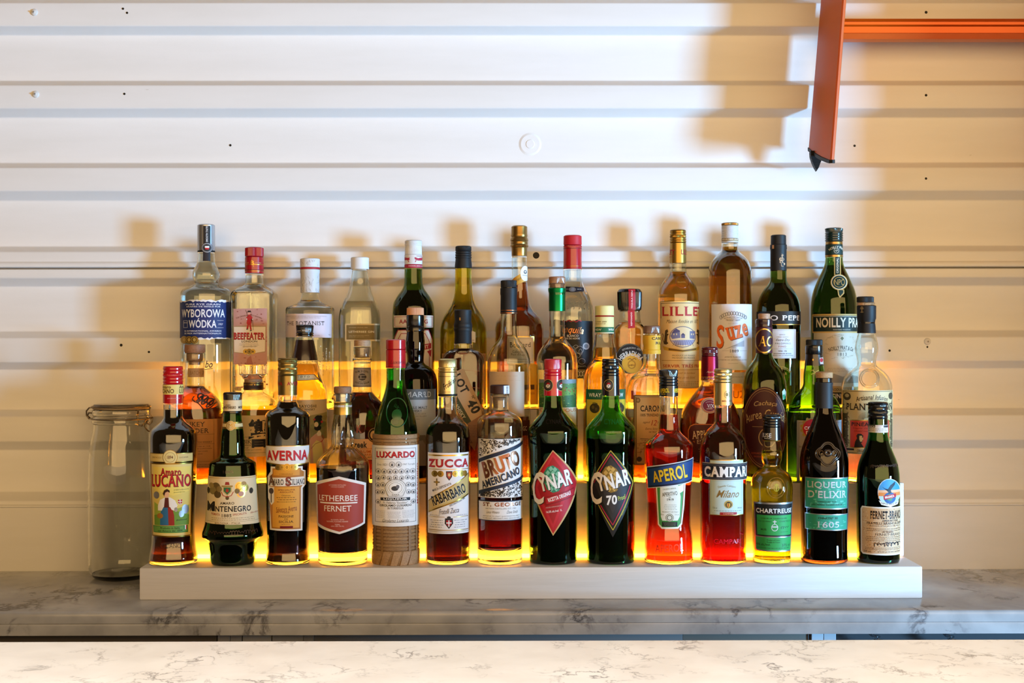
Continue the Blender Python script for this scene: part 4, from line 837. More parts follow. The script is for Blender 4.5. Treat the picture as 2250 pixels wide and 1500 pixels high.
# 12 ----------------------------------------------- small yellow-green bottle
b = Bottle('liqueur_bottle', 0, 'F4', 876, [(630, 51), (680, 58), (715, 65), (745, 62), (780, 52), (797, 58), (813, 82), (838, 108), (868, 121), (915, 128), (980, 126), (1060, 122), (1345, 115)],
    'small half-size bottle of yellow-green liqueur with black and green label', 'clear', 'DCD024', 694, base=7)
b.cap('screw_cap', 'g:121212', [(473, 50), (478, 54), (548, 54)], thr=(480, 548, 4), kn=[(486, 500)])
b.cap('neck_sleeve', 'g:141414', [(548, 53), (627, 55)]); b.cap('neck_trim', 'gold', [(627, 55.5), (632, 55)])
b.label('neck_sleeve_print', [(T, 'CHARTREUSE', 828, 598, 92, 26, 'DCDCDC', dict(b=.03)), (R_, 832, 616, 868, 619, 'DCDCDC')], on='neck_sleeve')
b.label('main_label', [(P_, [(768, 998), (1000, 998), (992, 1296), (774, 1292)], 'silver'), (P_, [(776, 1008), (995, 1008), (989, 1204), (781, 1202)], '141414'), (T, 'CHARTREUSE', 887, 1048, 206, 28, 'E8E8E8', dict(b=.03)), (P_, [(787, 1074), (989, 1074), (986, 1196), (790, 1194)], '2E9A4A'),
    (T, 'LIQUEUR FABRIQUÉE', 888, 1093, 152, 10, '10401E', dict(b=.02)), (T, 'PAR LES PÈRES', 834, 1111, 76, 9, '10401E'), (T, 'CHARTREUX', 952, 1111, 62, 9, '10401E'), (O_, 893, 1148, 20, 22, 4, 'C8CCC8'), (R_, 873, 1140, 913, 1148, 'C8CCC8'), (R_, 890, 1104, 896, 1128, 'C8CCC8'), (R_, 882, 1110, 904, 1115, 'C8CCC8'), (T, 'MUIS', 828, 1161, 32, 11, '10301A', dict(b=.03)), (SG, 925, 1150, 975, 16, 2, '10301A'), (FT, 925, 1172, 975, 1180, 1, '10401E'),
    (P_, [(780, 1208), (989, 1210), (986, 1288), (782, 1284)], '2E9A4A'), (T, 'Product of France', 886, 1224, 76, 10, '10401E'), (T, 'Produit de France', 886, 1237, 76, 10, '10401E'), (T, '40% alc./vol.', 826, 1252, 84, 13, '10301A', dict(b=.02)), (T, '375 ml', 958, 1256, 46, 16, '10301A'), (FT, 788, 1268, 984, 1280, 1, '10401E'), (P_, [(781, 1202), (989, 1204), (989, 1210), (781, 1208)], 'silver')])
b.ring('embossed_seal', 903, 908, 54, 60, 4, glass('C8C060')); b.ring('embossed_seal', 903, 908, 40, 46, 3, glass('C8C060'))
b.label('embossed_cross', [(O_, 903, 912, 16, 18, 4, 'g:A09830'), (R_, 900, 880, 906, 930, 'g:A09830'), (R_, 888, 888, 918, 893, 'g:A09830')])
b.label('embossed_name', [(T, 'CHARTREUSE', 925, 1348, 110, 16, 'g:4A4408')])
# 13 ----------------------------------------------- tall dark bottle, teal labels
b = Bottle('liqueur_bottle', 0, 'F5', 493, [(395, 46), (430, 50), (480, 66), (540, 92), (600, 114), (655, 130), (700, 136), (760, 137), (1000, 133), (1150, 129), (1200, 130), (1245, 132)],
    'tall brown-black liqueur bottle with two teal labels edged in silver', 'brown', '0A0403', 440, base=7)
b.cap('stopper', 'w:C09A6A', [(197, 45), (203, 49), (232, 48)], kn=[(206, 230)])
b.cap('collar', 'g:1A1410', [(233, 46), (256, 47)])
b.cap('neck_sleeve', '26282A', [(256, 48), (260, 50), (268, 50), (276, 48), (404, 49)])
def crest(nm, sc, rad, mat):
    pts = []
    for i in range(64):
        t = 2*PI*i/64; r = 52*sc*(1 + .26*abs(math.cos(2*t))**1.5)
        pts.append(b.surf(b.arc(b.X(512 + r*math.cos(t)), b.YY(655)), b.YY(655 + r*.98*math.sin(t)), rad*.5))
    tube(nm, pts, rad*b.kk, mat, b.root, 7, True)
crest('embossed_crest', 1.0, 2.0, pm('g:3A2A1C')); crest('embossed_crest_rim', .86, 1.1, pm('g:4A3624')); b.ring('embossed_orb', 512, 648, 13, 12, 11, pm('g:30221A'))
b.ring('embossed_scroll', 478, 650, 12, 13, 4, pm('g:4A3624')); b.ring('embossed_scroll', 546, 650, 12, 13, 4, pm('g:4A3624'))
TL = '2E9478'; SV = 'C4C4C4'
b.label('main_label', [(P_, [(388, 788), (624, 788), (620, 966), (386, 962)], 'silver'), (P_, [(392, 793), (620, 793), (616, 960), (390, 957)], TL)] + [(E_, rn.uniform(402, 606), rn.uniform(802, 950), rn.uniform(3, 10), rn.uniform(2, 5), '58B49A') for _ in range(46)] +
    [(T, 'LIQUEUR', 506, 830, 212, 42, SV, dict(b=.02, sf=True)), (T, "D'ELIXIR", 508, 880, 208, 42, SV, dict(b=.02, sf=True)), (T, 'FABRIQUÉE PAR', 506, 922, 106, 9, '123428', dict(b=.03)), (T, 'LES PÈRES CHARTREUX', 508, 938, 166, 10, '123428', dict(b=.03))])
b.label('lower_label', [(P_, [(386, 989), (620, 993), (619, 1085), (387, 1081)], 'silver'), (P_, [(390, 994), (616, 998), (615, 1080), (391, 1077)], TL)] + [(E_, rn.uniform(402, 606), rn.uniform(1003, 1072), rn.uniform(3, 10), rn.uniform(2, 5), '58B49A') for _ in range(26)] + [(T, 'CHARTREUSE', 514, 1014, 106, 12, '123428', dict(b=.03)), (T, '1605', 515, 1050, 118, 34, SV, dict(b=.01, sf=True))])
# 14 ----------------------------------------------- eagle label bottle
b = Bottle('liqueur_bottle', 0, 'F5', 799, [(465, 54), (540, 54), (585, 60), (620, 70), (665, 88), (705, 104), (750, 115), (800, 120), (900, 121), (1250, 119)],
    'small black bottle with eagle roundel and buff label, rightmost on front step', 'vgreen', '070303', 588, base=3)
b.cap('screw_cap', 'g:111112', [(368, 50), (374, 55), (464, 54)], thr=(392, 464, 3), kn=[(376, 386), (414, 430)])
b.cap('neck_ring', 'g:111112', [(464, 52), (496, 54)])
b.cap('neck_sleeve', 'D8D0C4', [(496, 55), (541, 56)])
b.label('neck_sleeve_print', [(R_, 743, 498, 784, 512, '2A2A2A'), (T, 'BRANCA', 763, 506, 38, 8, 'E8E0D4', dict(b=.03)), (FT, 746, 516, 850, 536, 2, '6A4A38'), (R_, 830, 500, 853, 512, '2A2A2A'), (FT, 790, 500, 826, 514, 2, 'C07A5A')], on='neck_sleeve')
b.label('eagle_roundel', [(E_, 859, 870, 62, 75, 'DCE6EC'), (P_, [(800, 862), (806, 835), (822, 812), (845, 799), (870, 798), (895, 812), (912, 838), (918, 862)], '3E94C8'), (P_, [(800, 862), (918, 862), (920, 905), (800, 905)], 'E08A48'), (P_, [(800, 858), (918, 858), (918, 872), (800, 872)], 'EAB48A'), (P_, [(801, 892), (918, 892), (905, 925), (860, 944), (815, 925)], 'B8DCEA'), (E_, 862, 902, 32, 32, '2A5A94'), (P_, [(840, 890), (860, 880), (880, 895), (870, 920), (850, 915)], '4A8A5A'),
    (P_, [(828, 890), (894, 878), (896, 898), (830, 912)], 'B81A26'), (T, 'BRANCA', 862, 895, 58, 12, 'F0F0EE', dict(b=.05, rot=-9, raw=1)),
    (P_, [(818, 838), (838, 850), (852, 852), (866, 830), (892, 810), (876, 838), (888, 830), (872, 852), (866, 862), (852, 868), (846, 862)], '1C2430'), (P_, [(852, 862), (866, 858), (872, 876), (856, 880)], '2A3440'), (P_, [(802, 915), (822, 925), (862, 936), (898, 925), (910, 920), (904, 940), (862, 952), (816, 940)], 'F0ECE4'), (T, 'DEPUIS·SINCE 1845', 858, 937, 88, 9, '2A2A2C', dict(b=.03, arc=-190))])
ml = [(P_, [(712, 952), (934, 955), (934, 1226), (716, 1222), (705, 1210), (704, 968)], 'EEEEEA'), (P_, [(717, 960), (930, 962), (930, 1218), (719, 1214), (712, 1204), (711, 972)], 'D8B48C')]
for i in range(240):
    x = rn.uniform(716, 924); y = rn.uniform(966, 1208); ml.append((E_, x, y, 2.6, 1.9, ('E8D4B8', 'B87A48')[i % 2]))
ml += [(T, 'FERNET-BRANCA', 862, 998, 220, 46, '141214', dict(b=.03, sf=True, raw=1)), (T, 'AMER/BITTERS', 862, 1030, 84, 10, '141214', dict(b=.03)), (T, 'FRATELLI BRANCA-DISTILLERIE', 838, 1045, 200, 13, '141214', dict(b=.02, sf=True)), (FT, 742, 1055, 925, 1066, 1, '2A2220'), (FT, 735, 1072, 925, 1092, 2, '3A302A'), (T, 'del famoso', 850, 1092, 60, 10, '141214', dict(it=.4)), (T, 'FERNET-BRANCA', 850, 1107, 134, 13, '141214', dict(sf=True)), (FT, 728, 1118, 925, 1148, 3, '3A302A'), (SG, 770, 1165, 920, 24, 3, '141214'), (SG, 790, 1160, 915, 20, 2.5, '141214'), (FT, 728, 1180, 925, 1196, 2, '3A302A'), (T, '500 mL', 742, 1204, 42, 12, '141214'), (FT, 790, 1200, 925, 1212, 1, '3A302A')]
b.label('main_label', ml)
b.label('embossed_lettering', [(SG, 752, 728, 905, 18, 4, 'g:302824'), (SG, 760, 725, 900, 16, 3, 'g:403830')])

# ================================================================== MIDDLE STEP
AMB = 'B05A14'
# 15 ----------------------------------------------- three pewter monkeys
b = Bottle('whisky_bottle', 1, 'M1', 189, [(375, 84), (380, 88), (438, 88), (446, 84), (660, 83), (690, 112), (720, 148), (760, 188), (820, 225), (880, 240), (940, 246), (1200, 244), (1440, 236)],
    'amber whisky bottle with wooden stopper and dark metal emblem on its shoulder', 'clear', 'B4560F', 662, d=.82, base=9)
b.cap('wooden_stopper', 'w:A0704C', [(302, 84), (308, 88), (362, 89), (374, 84)]); b.cap('cork_plug', 'w:B88A60', [(376, 70), (440, 70), (445, 52), (478, 48)])
b.label('neck_strip', [(R_, 100, 506, 275, 583, 'B88A54'), (T, 'BATCH 27', 180, 545, 120, 34, '9A6E3C', dict(b=.03))])
b.label('main_label', [(R_, -20, 938, 402, 1356, 'C88A4C'), (T, 'MONKEY', 142, 981, 258, 40, '1C1410', dict(sf=True)), (T, 'SHOULDER', 148, 1037, 306, 40, '1C1410', dict(sf=True)), (L_, [(30, 1068), (340, 1068)], 2, '5A3A20'), (T, 'BLENDED MALT SCOTCH WHISKY', 170, 1134, 310, 14, '2A1C12', dict(sf=True)), (L_, [(30, 1150), (340, 1150)], 2, '5A3A20'),
    (T, 'EXPERTLY CRAFTED BY THE', 200, 1170, 220, 9, '3A2818'), (T, 'MALT MASTER OF DUFFTOWN', 205, 1190, 230, 9, '3A2818'), (T, 'FROM SMALL BATCHES', 200, 1212, 180, 9, '3A2818'), (T, 'OF SPEYSIDE', 195, 1234, 110, 9, '3A2818'), (L_, [(20, 1300), (400, 1300)], 3, '8A5A30'), (FT, 30, 1318, 395, 1350, 2, '6A4424')])
for i, (x, y) in enumerate(((225, 745), (262, 765), (300, 790))):
    pt = []
    for k in range(16):
        a = k*.8 + i; pt.append(b.surf(b.arc(b.X(x + 24*math.sin(a*1.3)), b.YY(y)), b.YY(y + 34*math.sin(a) + k*1.5), 1.2 + (k % 3)*.6))
    tube('metal_monkey', pt, 1.6*b.kk, pm('m:4A423C'), b.root, 6)
pt = [b.surf(b.arc(b.X(x), b.YY(y)), b.YY(y), 1.4) for x, y in ((175, 745), (165, 765), (180, 785), (215, 800), (240, 830), (262, 862), (285, 855), (320, 830), (345, 795))]
tube('metal_tail', pt, 1.3*b.kk, pm('m:4A423C'), b.root, 6)
# 16 ----------------------------------------------- faceted Japanese whisky
b = Bottle('whisky_bottle', 1, 'M1', 698, [(612, 74), (630, 78), (700, 78), (712, 84), (740, 128), (770, 178), (790, 204), (815, 216), (900, 218), (1440, 216)],
    'pale whisky bottle with faceted glass stopper and large black brush character label', 'clear', 'F0B448', 826, base=12)
b.flute = None
b.cap('glass_stopper', glass('FBF8EE'), [(475, 112), (482, 121), (562, 121), (572, 108), (590, 96), (602, 84)], kn=[(484, 560)])
b.cap('stopper_plug', 'w:A8845C', [(600, 78), (628, 78)])
b.cap('neck_sleeve', '35221A', [(626, 83), (630, 85), (692, 86), (696, 82)])
b.label('neck_sleeve_print', [(T, 'SUNTORY WHISKY', 694, 648, 158, 13, 'gold', dict(b=.03)), (L_, [(612, 632), (780, 632)], 2, 'gold'), (L_, [(612, 688), (780, 688)], 2, 'gold')], on='neck_sleeve')
b.label('main_label', [(R_, 520, 905, 812, 1256, 'D8BC8A'), (T, '響', 742, 1058, 178, 246, '16161E', dict(b=.04, raw=1)), (T, 'JAPANESE HARMONY', 598, 1090, 110, 9, '2A2018'), (T, 'HIBIKI', 630, 1128, 122, 32, '2A2420', dict(sf=True)), (T, 'SUNTORY WHISKY', 620, 1158, 142, 13, '2A2420', dict(sf=True)), (T, 'A blend of', 612, 1180, 90, 11, '2A2420', dict(it=.2)), (T, 'specially aged whiskies', 690, 1198, 150, 11, '2A2420', dict(it=.3)), (T, '43% ALC/VOL 750ml PRODUCT OF JAPAN', 686, 1224, 240, 10, '3A3028')])
# 17 ----------------------------------------------- geisha label whisky
b = Bottle('whisky_bottle', 1, 'M1', 1144, [(232, 70), (262, 74), (300, 80), (350, 91), (400, 102), (438, 107), (500, 121), (560, 134), (600, 150), (640, 168), (690, 186), (770, 195), (1440, 195)],
    'pale whisky bottle with black cap, brown neck sleeve and landscape label of a seated woman', 'clear', 'F2BE50', 470, base=10)
b.cap('screw_cap', 'g:121010', [(131, 68), (138, 76), (230, 76)], thr=(196, 232, 2), kn=[(142, 166)])
b.label('cap_print', [(T, 'WHISKY', 1155, 182, 70, 14, 'C8C0B0', dict(b=.04)), (L_, [(1080, 184), (1110, 184)], 3, 'C8C0B0')], on='screw_cap')
b.cap('neck_sleeve', 'g:2A1A18', [(262, 77), (300, 83), (350, 94), (400, 105), (438, 110)])
b.label('shoulder_ribbon', [(P_, [(1050, 562), (1222, 556), (1268, 604), (1060, 612)], '3A3430'), (P_, [(1054, 567), (1219, 561), (1256, 600), (1062, 606)], 'DCC9A0'), (T, '1 Ø T O', 1135, 578, 96, 15, '2A2420', dict(b=.02)), (FT, 1072, 590, 1236, 602, 1, '3A3028')])
b.label('main_label', [(P_, [(952, 775), (1330, 772), (1330, 1316), (952, 1318)], 'CDB184'), (FT, 1085, 782, 1124, 798, 2, '3A2A20'), (T, 'KURAYOSHI', 1142, 828, 198, 24, '241C18', dict(b=.02, sf=True)), (T, 'MALT WHISKY', 1150, 856, 160, 18, '241C18', dict(b=.03, sf=True)),
    (P_, [(952, 930), (1040, 890), (1120, 935), (1200, 905), (1330, 880), (1330, 1090), (952, 1090)], '9A8A54'), (P_, [(952, 985), (1060, 950), (1160, 990), (1330, 960), (1330, 1110), (952, 1110)], '7E7444'), (E_, 1290, 985, 34, 26, '6A6A3C'), (E_, 1210, 1000, 30, 18, '86804C'), (E_, 1310, 930, 24, 20, '8A7E4A'),
    (P_, [(1190, 1100), (1235, 1062), (1275, 1075), (1292, 1120), (1310, 1185), (1305, 1316), (1195, 1316), (1188, 1200)], 'C69070'), (P_, [(1205, 1160), (1240, 1120), (1280, 1140), (1296, 1220), (1290, 1316), (1215, 1316)], 'D8C270'), (L_, [(1195, 1190), (1230, 1150), (1290, 1130)], 4, '8A4A3C'), (L_, [(1288, 1080), (1300, 1110), (1278, 1140)], 6, 'A02C26'),
    (P_, [(1240, 1062), (1262, 1030), (1280, 1060), (1278, 1082), (1250, 1085)], 'E0C8A0'), (E_, 1250, 1015, 30, 24, '1E1A18'), (E_, 1252, 955, 34, 48, '1E1A18'), (E_, 1238, 985, 18, 22, 'DCBC94'), (E_, 1272, 922, 16, 14, '1E1A18'), (E_, 1222, 942, 9, 9, 'B02C26'), (E_, 1284, 965, 10, 10, 'B02C26')])
# 18 ----------------------------------------------- barrel neck label bourbon
b = Bottle('whisky_bottle', 1, 'M2', 536, [(322, 70), (330, 74), (408, 75), (416, 71), (424, 80), (436, 83), (450, 80), (462, 73), (560, 76), (670, 80), (705, 86), (730, 104), (755, 126), (785, 154), (820, 180), (870, 202), (950, 214), (1440, 212)],
    'ruby brown whisky bottle with wooden stopper and grey neck label picturing a barrel', 'clear', '6A1608', 716, base=9)
b.cap('wooden_stopper', 'w:C09870', [(262, 66), (268, 70), (318, 70)]); b.cap('cork_plug', 'w:C4A078', [(326, 62), (412, 60)])
b.label('neck_label', [(P_, [(456, 500), (611, 500), (615, 668), (450, 668)], 'A89888'), (P_, [(460, 510), (607, 510), (611, 514), (460, 514)], '4A3E36'), (T, 'RUM BARREL', 535, 530, 112, 18, '2A221E', dict(b=.03, arc=170)), (T, 'FINISHED', 535, 546, 60, 9, '2A221E'), (E_, 537, 582, 34, 30, '3A302A'), (R_, 506, 566, 568, 570, 'A89888'), (R_, 506, 592, 568, 596, 'A89888'), (E_, 524, 582, 6, 20, '8A7A6C'), (T, 'FINI AU', 535, 622, 56, 9, '2A221E'), (T, 'FÛTS DE RHUM', 535, 636, 116, 16, '2A221E', dict(b=.03, arc=-170)), (R_, 455, 658, 612, 662, '4A3E36')])
b.label('main_label', [(R_, 405, 1106, 668, 1284, 'D8B088'), (T, 'Creek', 505, 1154, 142, 56, '16100E', dict(b=.05)), (T, 'BOURBON', 440, 1205, 100, 26, '16100E', dict(b=.04)), (T, 'FINISHED IN', 568, 1190, 104, 12, 'B05A24', dict(b=.02)), (T, 'RUM', 562, 1214, 92, 24, 'B05A24', dict(b=.05, sf=True)), (T, 'BARRELS', 574, 1240, 112, 16, 'B05A24', dict(b=.04, sf=True)), (T, '750 mL  45% ALC', 540, 1262, 150, 14, '3A2418', dict(b=.02))])
b.label('round_label', [(E_, 640, 1072, 62, 66, '14100E'), (O_, 640, 1072, 55, 59, 4, 'B89A6A'), (E_, 632, 1072, 30, 36, 'C8A878')], off=.9)
b.label('embossed_lettering', [(T, 'K', 510, 1020, 44, 70, 'g:8A2010', dict(b=.04))])
# 19 ----------------------------------------------- black single malt
b = Bottle('whisky_bottle', 1, 'T2', 722, [(832, 68), (965, 70), (1000, 73), (1050, 78), (1110, 77), (1170, 71), (1218, 69), (1236, 80), (1256, 112), (1285, 146), (1330, 170), (1390, 181), (1460, 184), (2140, 184)],
    'black whisky bottle with pale cork-coloured stopper and two-tone grey label', 'black', '050403', 1000, base=9)
b.cap('stopper', 'D49A70', [(770, 64), (776, 70), (832, 71)], kn=[(778, 830)])
b.cap('neck_sleeve', 'g:0C0A09', [(834, 71), (838, 73), (918, 73), (924, 71), (932, 75), (962, 75), (968, 70)])
b.label('main_label', [(K_, 'M2'), (R_, 826, 683, 1170, 1336, 'A4A8AA'), (R_, 826, 683, 1170, 773, '5E6468'), (T, 'AMAR', 965, 728, 190, 46, 'C8CCCC'), (T, 'O', 1072, 718, 22, 24, 'C8CCCC'), (T, 'LD', 1102, 728, 52, 46, 'C8CCCC'), (T, 'SINGLE MALT', 1005, 840, 184, 22, '3E4448', dict(b=.02)), (T, 'WHISKY', 1000, 868, 104, 22, '3E4448', dict(b=.02)), (T, 'DISTILLED IN 2014', 1000, 893, 170, 12, '6A7074'), (T, 'AT THE DISTILLERY', 1005, 914, 180, 13, '6A7074'), (T, 'YEAR 2018', 1000, 938, 60, 11, '6A7074'), (R_, 826, 1075, 1170, 1336, '6E6A66'), (P_, [(826, 1240), (960, 1130), (1060, 1120), (1100, 1200), (1170, 1260), (1170, 1336), (826, 1336)], '8E8880')])
# 20 ----------------------------------------------- flat whisky with diagonal label
b = Bottle('whisky_bottle', 1, 'M3', 306, [(450, 78), (494, 82), (500, 92), (515, 128), (532, 152), (560, 171), (600, 181), (640, 183), (1600, 183)],
    'reddish brown whisky flask with wrinkled black capsule and diagonal kraft paper label', 'clear', '7A2A10', 498, n=2.6, d=.62, base=9)
b.cap('capsule', '16171A', [(158, 70), (164, 74), (262, 72), (280, 78), (300, 81), (312, 77), (326, 81), (342, 79), (352, 74), (448, 76), (452, 74)])
b.label('capsule_mark', [(R_, 276, 228, 288, 252, 'B07A30')], on='capsule')
KR = 'C8A276'
b.label('diagonal_label', [(P_, [(232, 700), (300, 664), (486, 1052), (376, 1120), (180, 775)], KR), (P_, [(180, 775), (376, 1120), (332, 1146), (150, 850)], '3E4228'), (P_, [(150, 850), (332, 1146), (486, 1052), (405, 1372), (140, 1020)], '9A6844'), (P_, [(262, 690), (308, 664), (488, 1046), (476, 1058)], 'B08A5E'),
    (T, 'LOT', 288, 796, 172, 76, '1A1614', dict(b=.05, rot=62, raw=1)), (T, 'N°', 394, 914, 30, 24, '1A1614', dict(b=.03, rot=62, raw=1)), (T, '40', 396, 992, 120, 84, '1A1614', dict(b=.07, rot=62, raw=1, sf=True)), (T, 'WHISKY', 276, 1030, 150, 36, 'D8CCA8', dict(b=.03, rot=59, raw=1)), (FT, 340, 1150, 440, 1260, 8, '5A3420'), (T, 'RYE', 360, 1285, 60, 26, '3A2014', dict(b=.03, rot=62, raw=1))])
b.label('embossed_lettering', [(T, 'WT', 416, 705, 40, 26, 'g:9A5A40', dict(rot=90, raw=1)), (L_, [(320, 680), (446, 690)], 3, 'g:9A5A40'), (L_, [(380, 828), (450, 836)], 3, 'g:9A5A40')])
# 21 ----------------------------------------------- empty clear, black cap
b = Bottle('liqueur_bottle', 1, 'T3', 217, [(605, 66), (822, 65), (960, 66), (1000, 70), (1035, 86), (1068, 112), (1105, 140), (1150, 163), (1200, 175), (1260, 179), (2140, 179)],
    'nearly empty clear bottle with black ribbed cap and copper-lined black neck sleeve', 'clear', 'A8540F', 1665, t=2.2, base=9)
b.cap('screw_cap', '1B1B1D', [(546, 62), (551, 66), (606, 66)], kn=[(553, 603)])
b.cap('neck_sleeve', '1A1B1E', [(607, 66), (612, 69), (660, 70), (672, 67), (822, 68)])
b.label('sleeve_lines', [(R_, 140, 792, 300, 797, 'bronze'), (R_, 140, 812, 300, 819, 'bronze')], on='neck_sleeve')
b.label('back_label', [(K_, 'M3'), (R_, 536, 692, 834, 1075, 'C4AC94'), (FT, 560, 712, 810, 790, 2, 'BFA78E')])
b.label('lower_label', [(K_, 'M3'), (R_, 540, 1110, 880, 1240, '4A1E10'), (T, 'GC', 838, 1180, 34, 40, 'C8A890', dict(b=.03))])
# 22 ----------------------------------------------- green capsule
b = Bottle('rum_bottle', 1, 'T3', 616, [(571, 66), (575, 70), (612, 70), (800, 64), (1000, 66), (1025, 72), (1050, 90), (1085, 120), (1120, 144), (1165, 163), (1230, 170), (2140, 170)],
    'clear bottle with metallic green neck sleeve and a photographic landscape label', 'clear', 'F2EBD8', 1010, t=1.8, base=9)
b.cap('stopper', 'g:9C6E50', [(515, 64), (520, 68), (571, 68)], kn=[(523, 570)]); b.cap('plug', 'w:B88A6C', [(574, 60), (612, 60)])
b.cap('neck_sleeve', 'm:0A7A3C', [(608, 72), (614, 74), (636, 73), (650, 69), (800, 68)])
lnd = [(K_, 'M4'), (R_, 98, 758, 415, 1330, 'D8CCB4'), (R_, 98, 758, 415, 812, '8A9AA0'), (P_, [(98, 790), (200, 780), (330, 795), (415, 792), (415, 998), (98, 998)], '5E8A4C'), (P_, [(98, 850), (250, 820), (415, 840), (415, 998), (98, 998)], '6E9A40'), (P_, [(98, 920), (260, 900), (415, 890), (415, 998), (98, 998)], '3E6A38')]
for i in range(150):
    x = rn.uniform(104, 408); y = rn.uniform(800, 990); lnd.append((E_, x, y, rn.uniform(3, 8), rn.uniform(2, 4), rn.choice(['2E5A30', '86A848', '4A7A3A', '9AB060', '1E4A28'])))
lnd += [(E_, x, y, 6, 5, 'B8342A') for x, y in ((330, 832), (350, 850), (380, 845), (395, 862), (362, 862), (320, 850), (405, 840))] + [(T, 'COURAJOUS', 258, 1026, 306, 38, 'C47A3A', dict(b=.02))]
b.label('main_label', lnd)
# 23 ----------------------------------------------- pale yellow cap rum
b = Bottle('rum_bottle', 1, 'M4', 664, [(362, 80), (395, 83), (440, 90), (490, 100), (550, 106), (590, 110), (620, 128), (655, 156), (700, 176), (760, 187), (830, 188), (1600, 188)],
    'rum bottle with pale yellow cap, green band and yellow and green fruit label', 'clear', 'F0C850', 486, base=10)
b.cap('screw_cap', 'E8DC96', [(122, 78), (130, 82), (208, 82)]); b.cap('cap_line', 'B02C26', [(208, 82.5), (219, 82.5)])
b.cap('neck_sleeve', 'E6DA98', [(219, 82), (310, 82)]); b.cap('neck_band', '1E6A44', [(310, 83), (353, 83)]); b.cap('neck_trim', 'E6E0B8', [(353, 83), (364, 82)])
b.label('neck_print', [(T, 'NEPHEW', 604, 332, 68, 20, 'E4E4D0', dict(b=.03)), (T, 'WRAY', 722, 332, 50, 20, 'E4E4D0', dict(b=.03))], on='neck_band')
b.label('cap_print', [(T, '12 MAR 2009', 636, 264, 92, 12, '5A5038'), (T, 'PRODUCT 07', 632, 282, 84, 10, '5A5038')], on='neck_sleeve')
fr = [(R_, 506, 843, 844, 1500, '1E5A3C'), (P_, [(512, 930), (840, 930), (840, 1490), (512, 1490)], 'D8BC30'), (R_, 506, 843, 844, 928, '1F6446'), (T, 'WRAY & NEPHEW', 676, 892, 292, 34, 'EEF0E4', dict(b=.03)), (FT, 520, 940, 836, 1100, 12, 'C8AC28')]
for x in (580, 790): fr += [(E_, x, 1005, 42, 42, '3A3418'), (E_, x-14, 996, 12, 16, '6A5A28'), (E_, x+12, 1012, 10, 14, '5E5228'), (L_, [(x-20, 962), (x, 956), (x+24, 966)], 6, '3A4A20')]
b.label('main_label', fr)
# 24 ----------------------------------------------- yellow capsule rum, antique label
b = Bottle('rum_bottle', 1, 'M5', 205, [(203, 70), (207, 74), (382, 70), (470, 71), (498, 74), (515, 84), (532, 116), (558, 148), (592, 182), (640, 206), (700, 220), (760, 224), (1440, 224)],
    'broad rum bottle with brown cap, yellow neck sleeve and antique tan label', 'clear', 'B4601C', 930, n=2.4, d=.66, t=2.0, base=9)
b.cap('stopper', 'g:7A5440', [(139, 68), (144, 73), (203, 73)], kn=[(148, 202)])
b.cap('neck_sleeve', 'E0AC30', [(220, 74), (224, 77), (290, 77), (300, 73), (345, 73), (352, 78), (384, 78)])
b.label('neck_print', [(T, 'CARONI', 248, 250, 98, 24, '2A2014', dict(b=.03, sf=True)), (T, 'RUM', 262, 290, 64, 22, '2A2014', dict(b=.03, sf=True))], on='neck_sleeve')
cr = [(P_, [(50, 745), (60, 735), (360, 735), (370, 745), (370, 1335), (55, 1335)], '7A5A34'), (P_, [(76, 755), (352, 755), (352, 1322), (78, 1322)], 'CFA062'), (P_, [(62, 745), (358, 745), (358, 752), (62, 752)], 'C0A070'), (P_, [(62, 745), (68, 745), (70, 1330), (64, 1330)], 'A88A58'), (E_, 88, 780, 20, 22, '7A5A34'), (E_, 88, 780, 10, 12, 'B08A54'),
    (T, 'CARONI', 206, 850, 196, 52, '1E1610', dict(b=.04, sf=True)), (T, '100% TRINIDAD RUM', 212, 906, 212, 24, '1E1610', dict(b=.03, sf=True)), (T, 'aged', 160, 970, 62, 22, '3A2418', dict(it=.3)), (T, '12', 224, 972, 50, 46, '9A2C1C', dict(it=.3, b=.01)), (T, 'years', 282, 970, 66, 22, '3A2418', dict(it=.3)), (T, 'Extra Strong', 214, 1026, 128, 24, '3A2418', dict(it=.3)), (T, '100° PROOF', 218, 1051, 76, 13, '3A2418', dict(b=.02)), (L_, [(106, 1110), (330, 1114)], 5, '4A3A30')]
for i in range(60): cr.append((E_, rn.uniform(84, 345), rn.uniform(1120, 1240), rn.uniform(4, 16), rn.uniform(2, 6), rn.choice(['B8864C', 'A87A44', '9A7040'])))
cr += [(E_, 98, 1285, 22, 22, '4A3826'), (T, '70 cl', 165, 1285, 40, 14, '4A3826'), (T, '55% vol', 300, 1285, 60, 12, '4A3826')]
b.label('main_label', cr)
b.label('red_back_label', [(K_, 'M4'), (R_, 900, 856, 920, 930, 'A8402C')])
# 25 ----------------------------------------------- bell shaped, burgundy capsule
b = Bottle('rum_bottle', 1, 'M5', 708, [(612, 68), (640, 70), (662, 82), (700, 112), (745, 150), (790, 188), (840, 220), (900, 248), (960, 262), (1040, 263), (1150, 252), (1300, 238), (1440, 232)],
    'bell-shaped amber rum bottle with burgundy cap, oval seal and maroon shield label', 'clear', 'B84E0C', 664, n=2.3, d=.6, base=9)
b.cap('screw_cap', 'g:5A1424', [(322, 66), (330, 72), (395, 72)], thr=(332, 402, 5), kn=[(352, 372)])
b.cap('neck_sleeve', 'm:7A1C34', [(402, 72), (420, 73), (612, 76)])
b.label('neck_print', [(T, 'Appleton', 718, 540, 96, 18, 'D8B088', dict(it=.5)), (R_, 626, 580, 780, 584, 'gold'), (T, 'RUM OF JAMAICA', 702, 594, 140, 12, 'C89A88', dict(b=.02)), (R_, 626, 604, 780, 608, 'gold')], on='neck_sleeve')
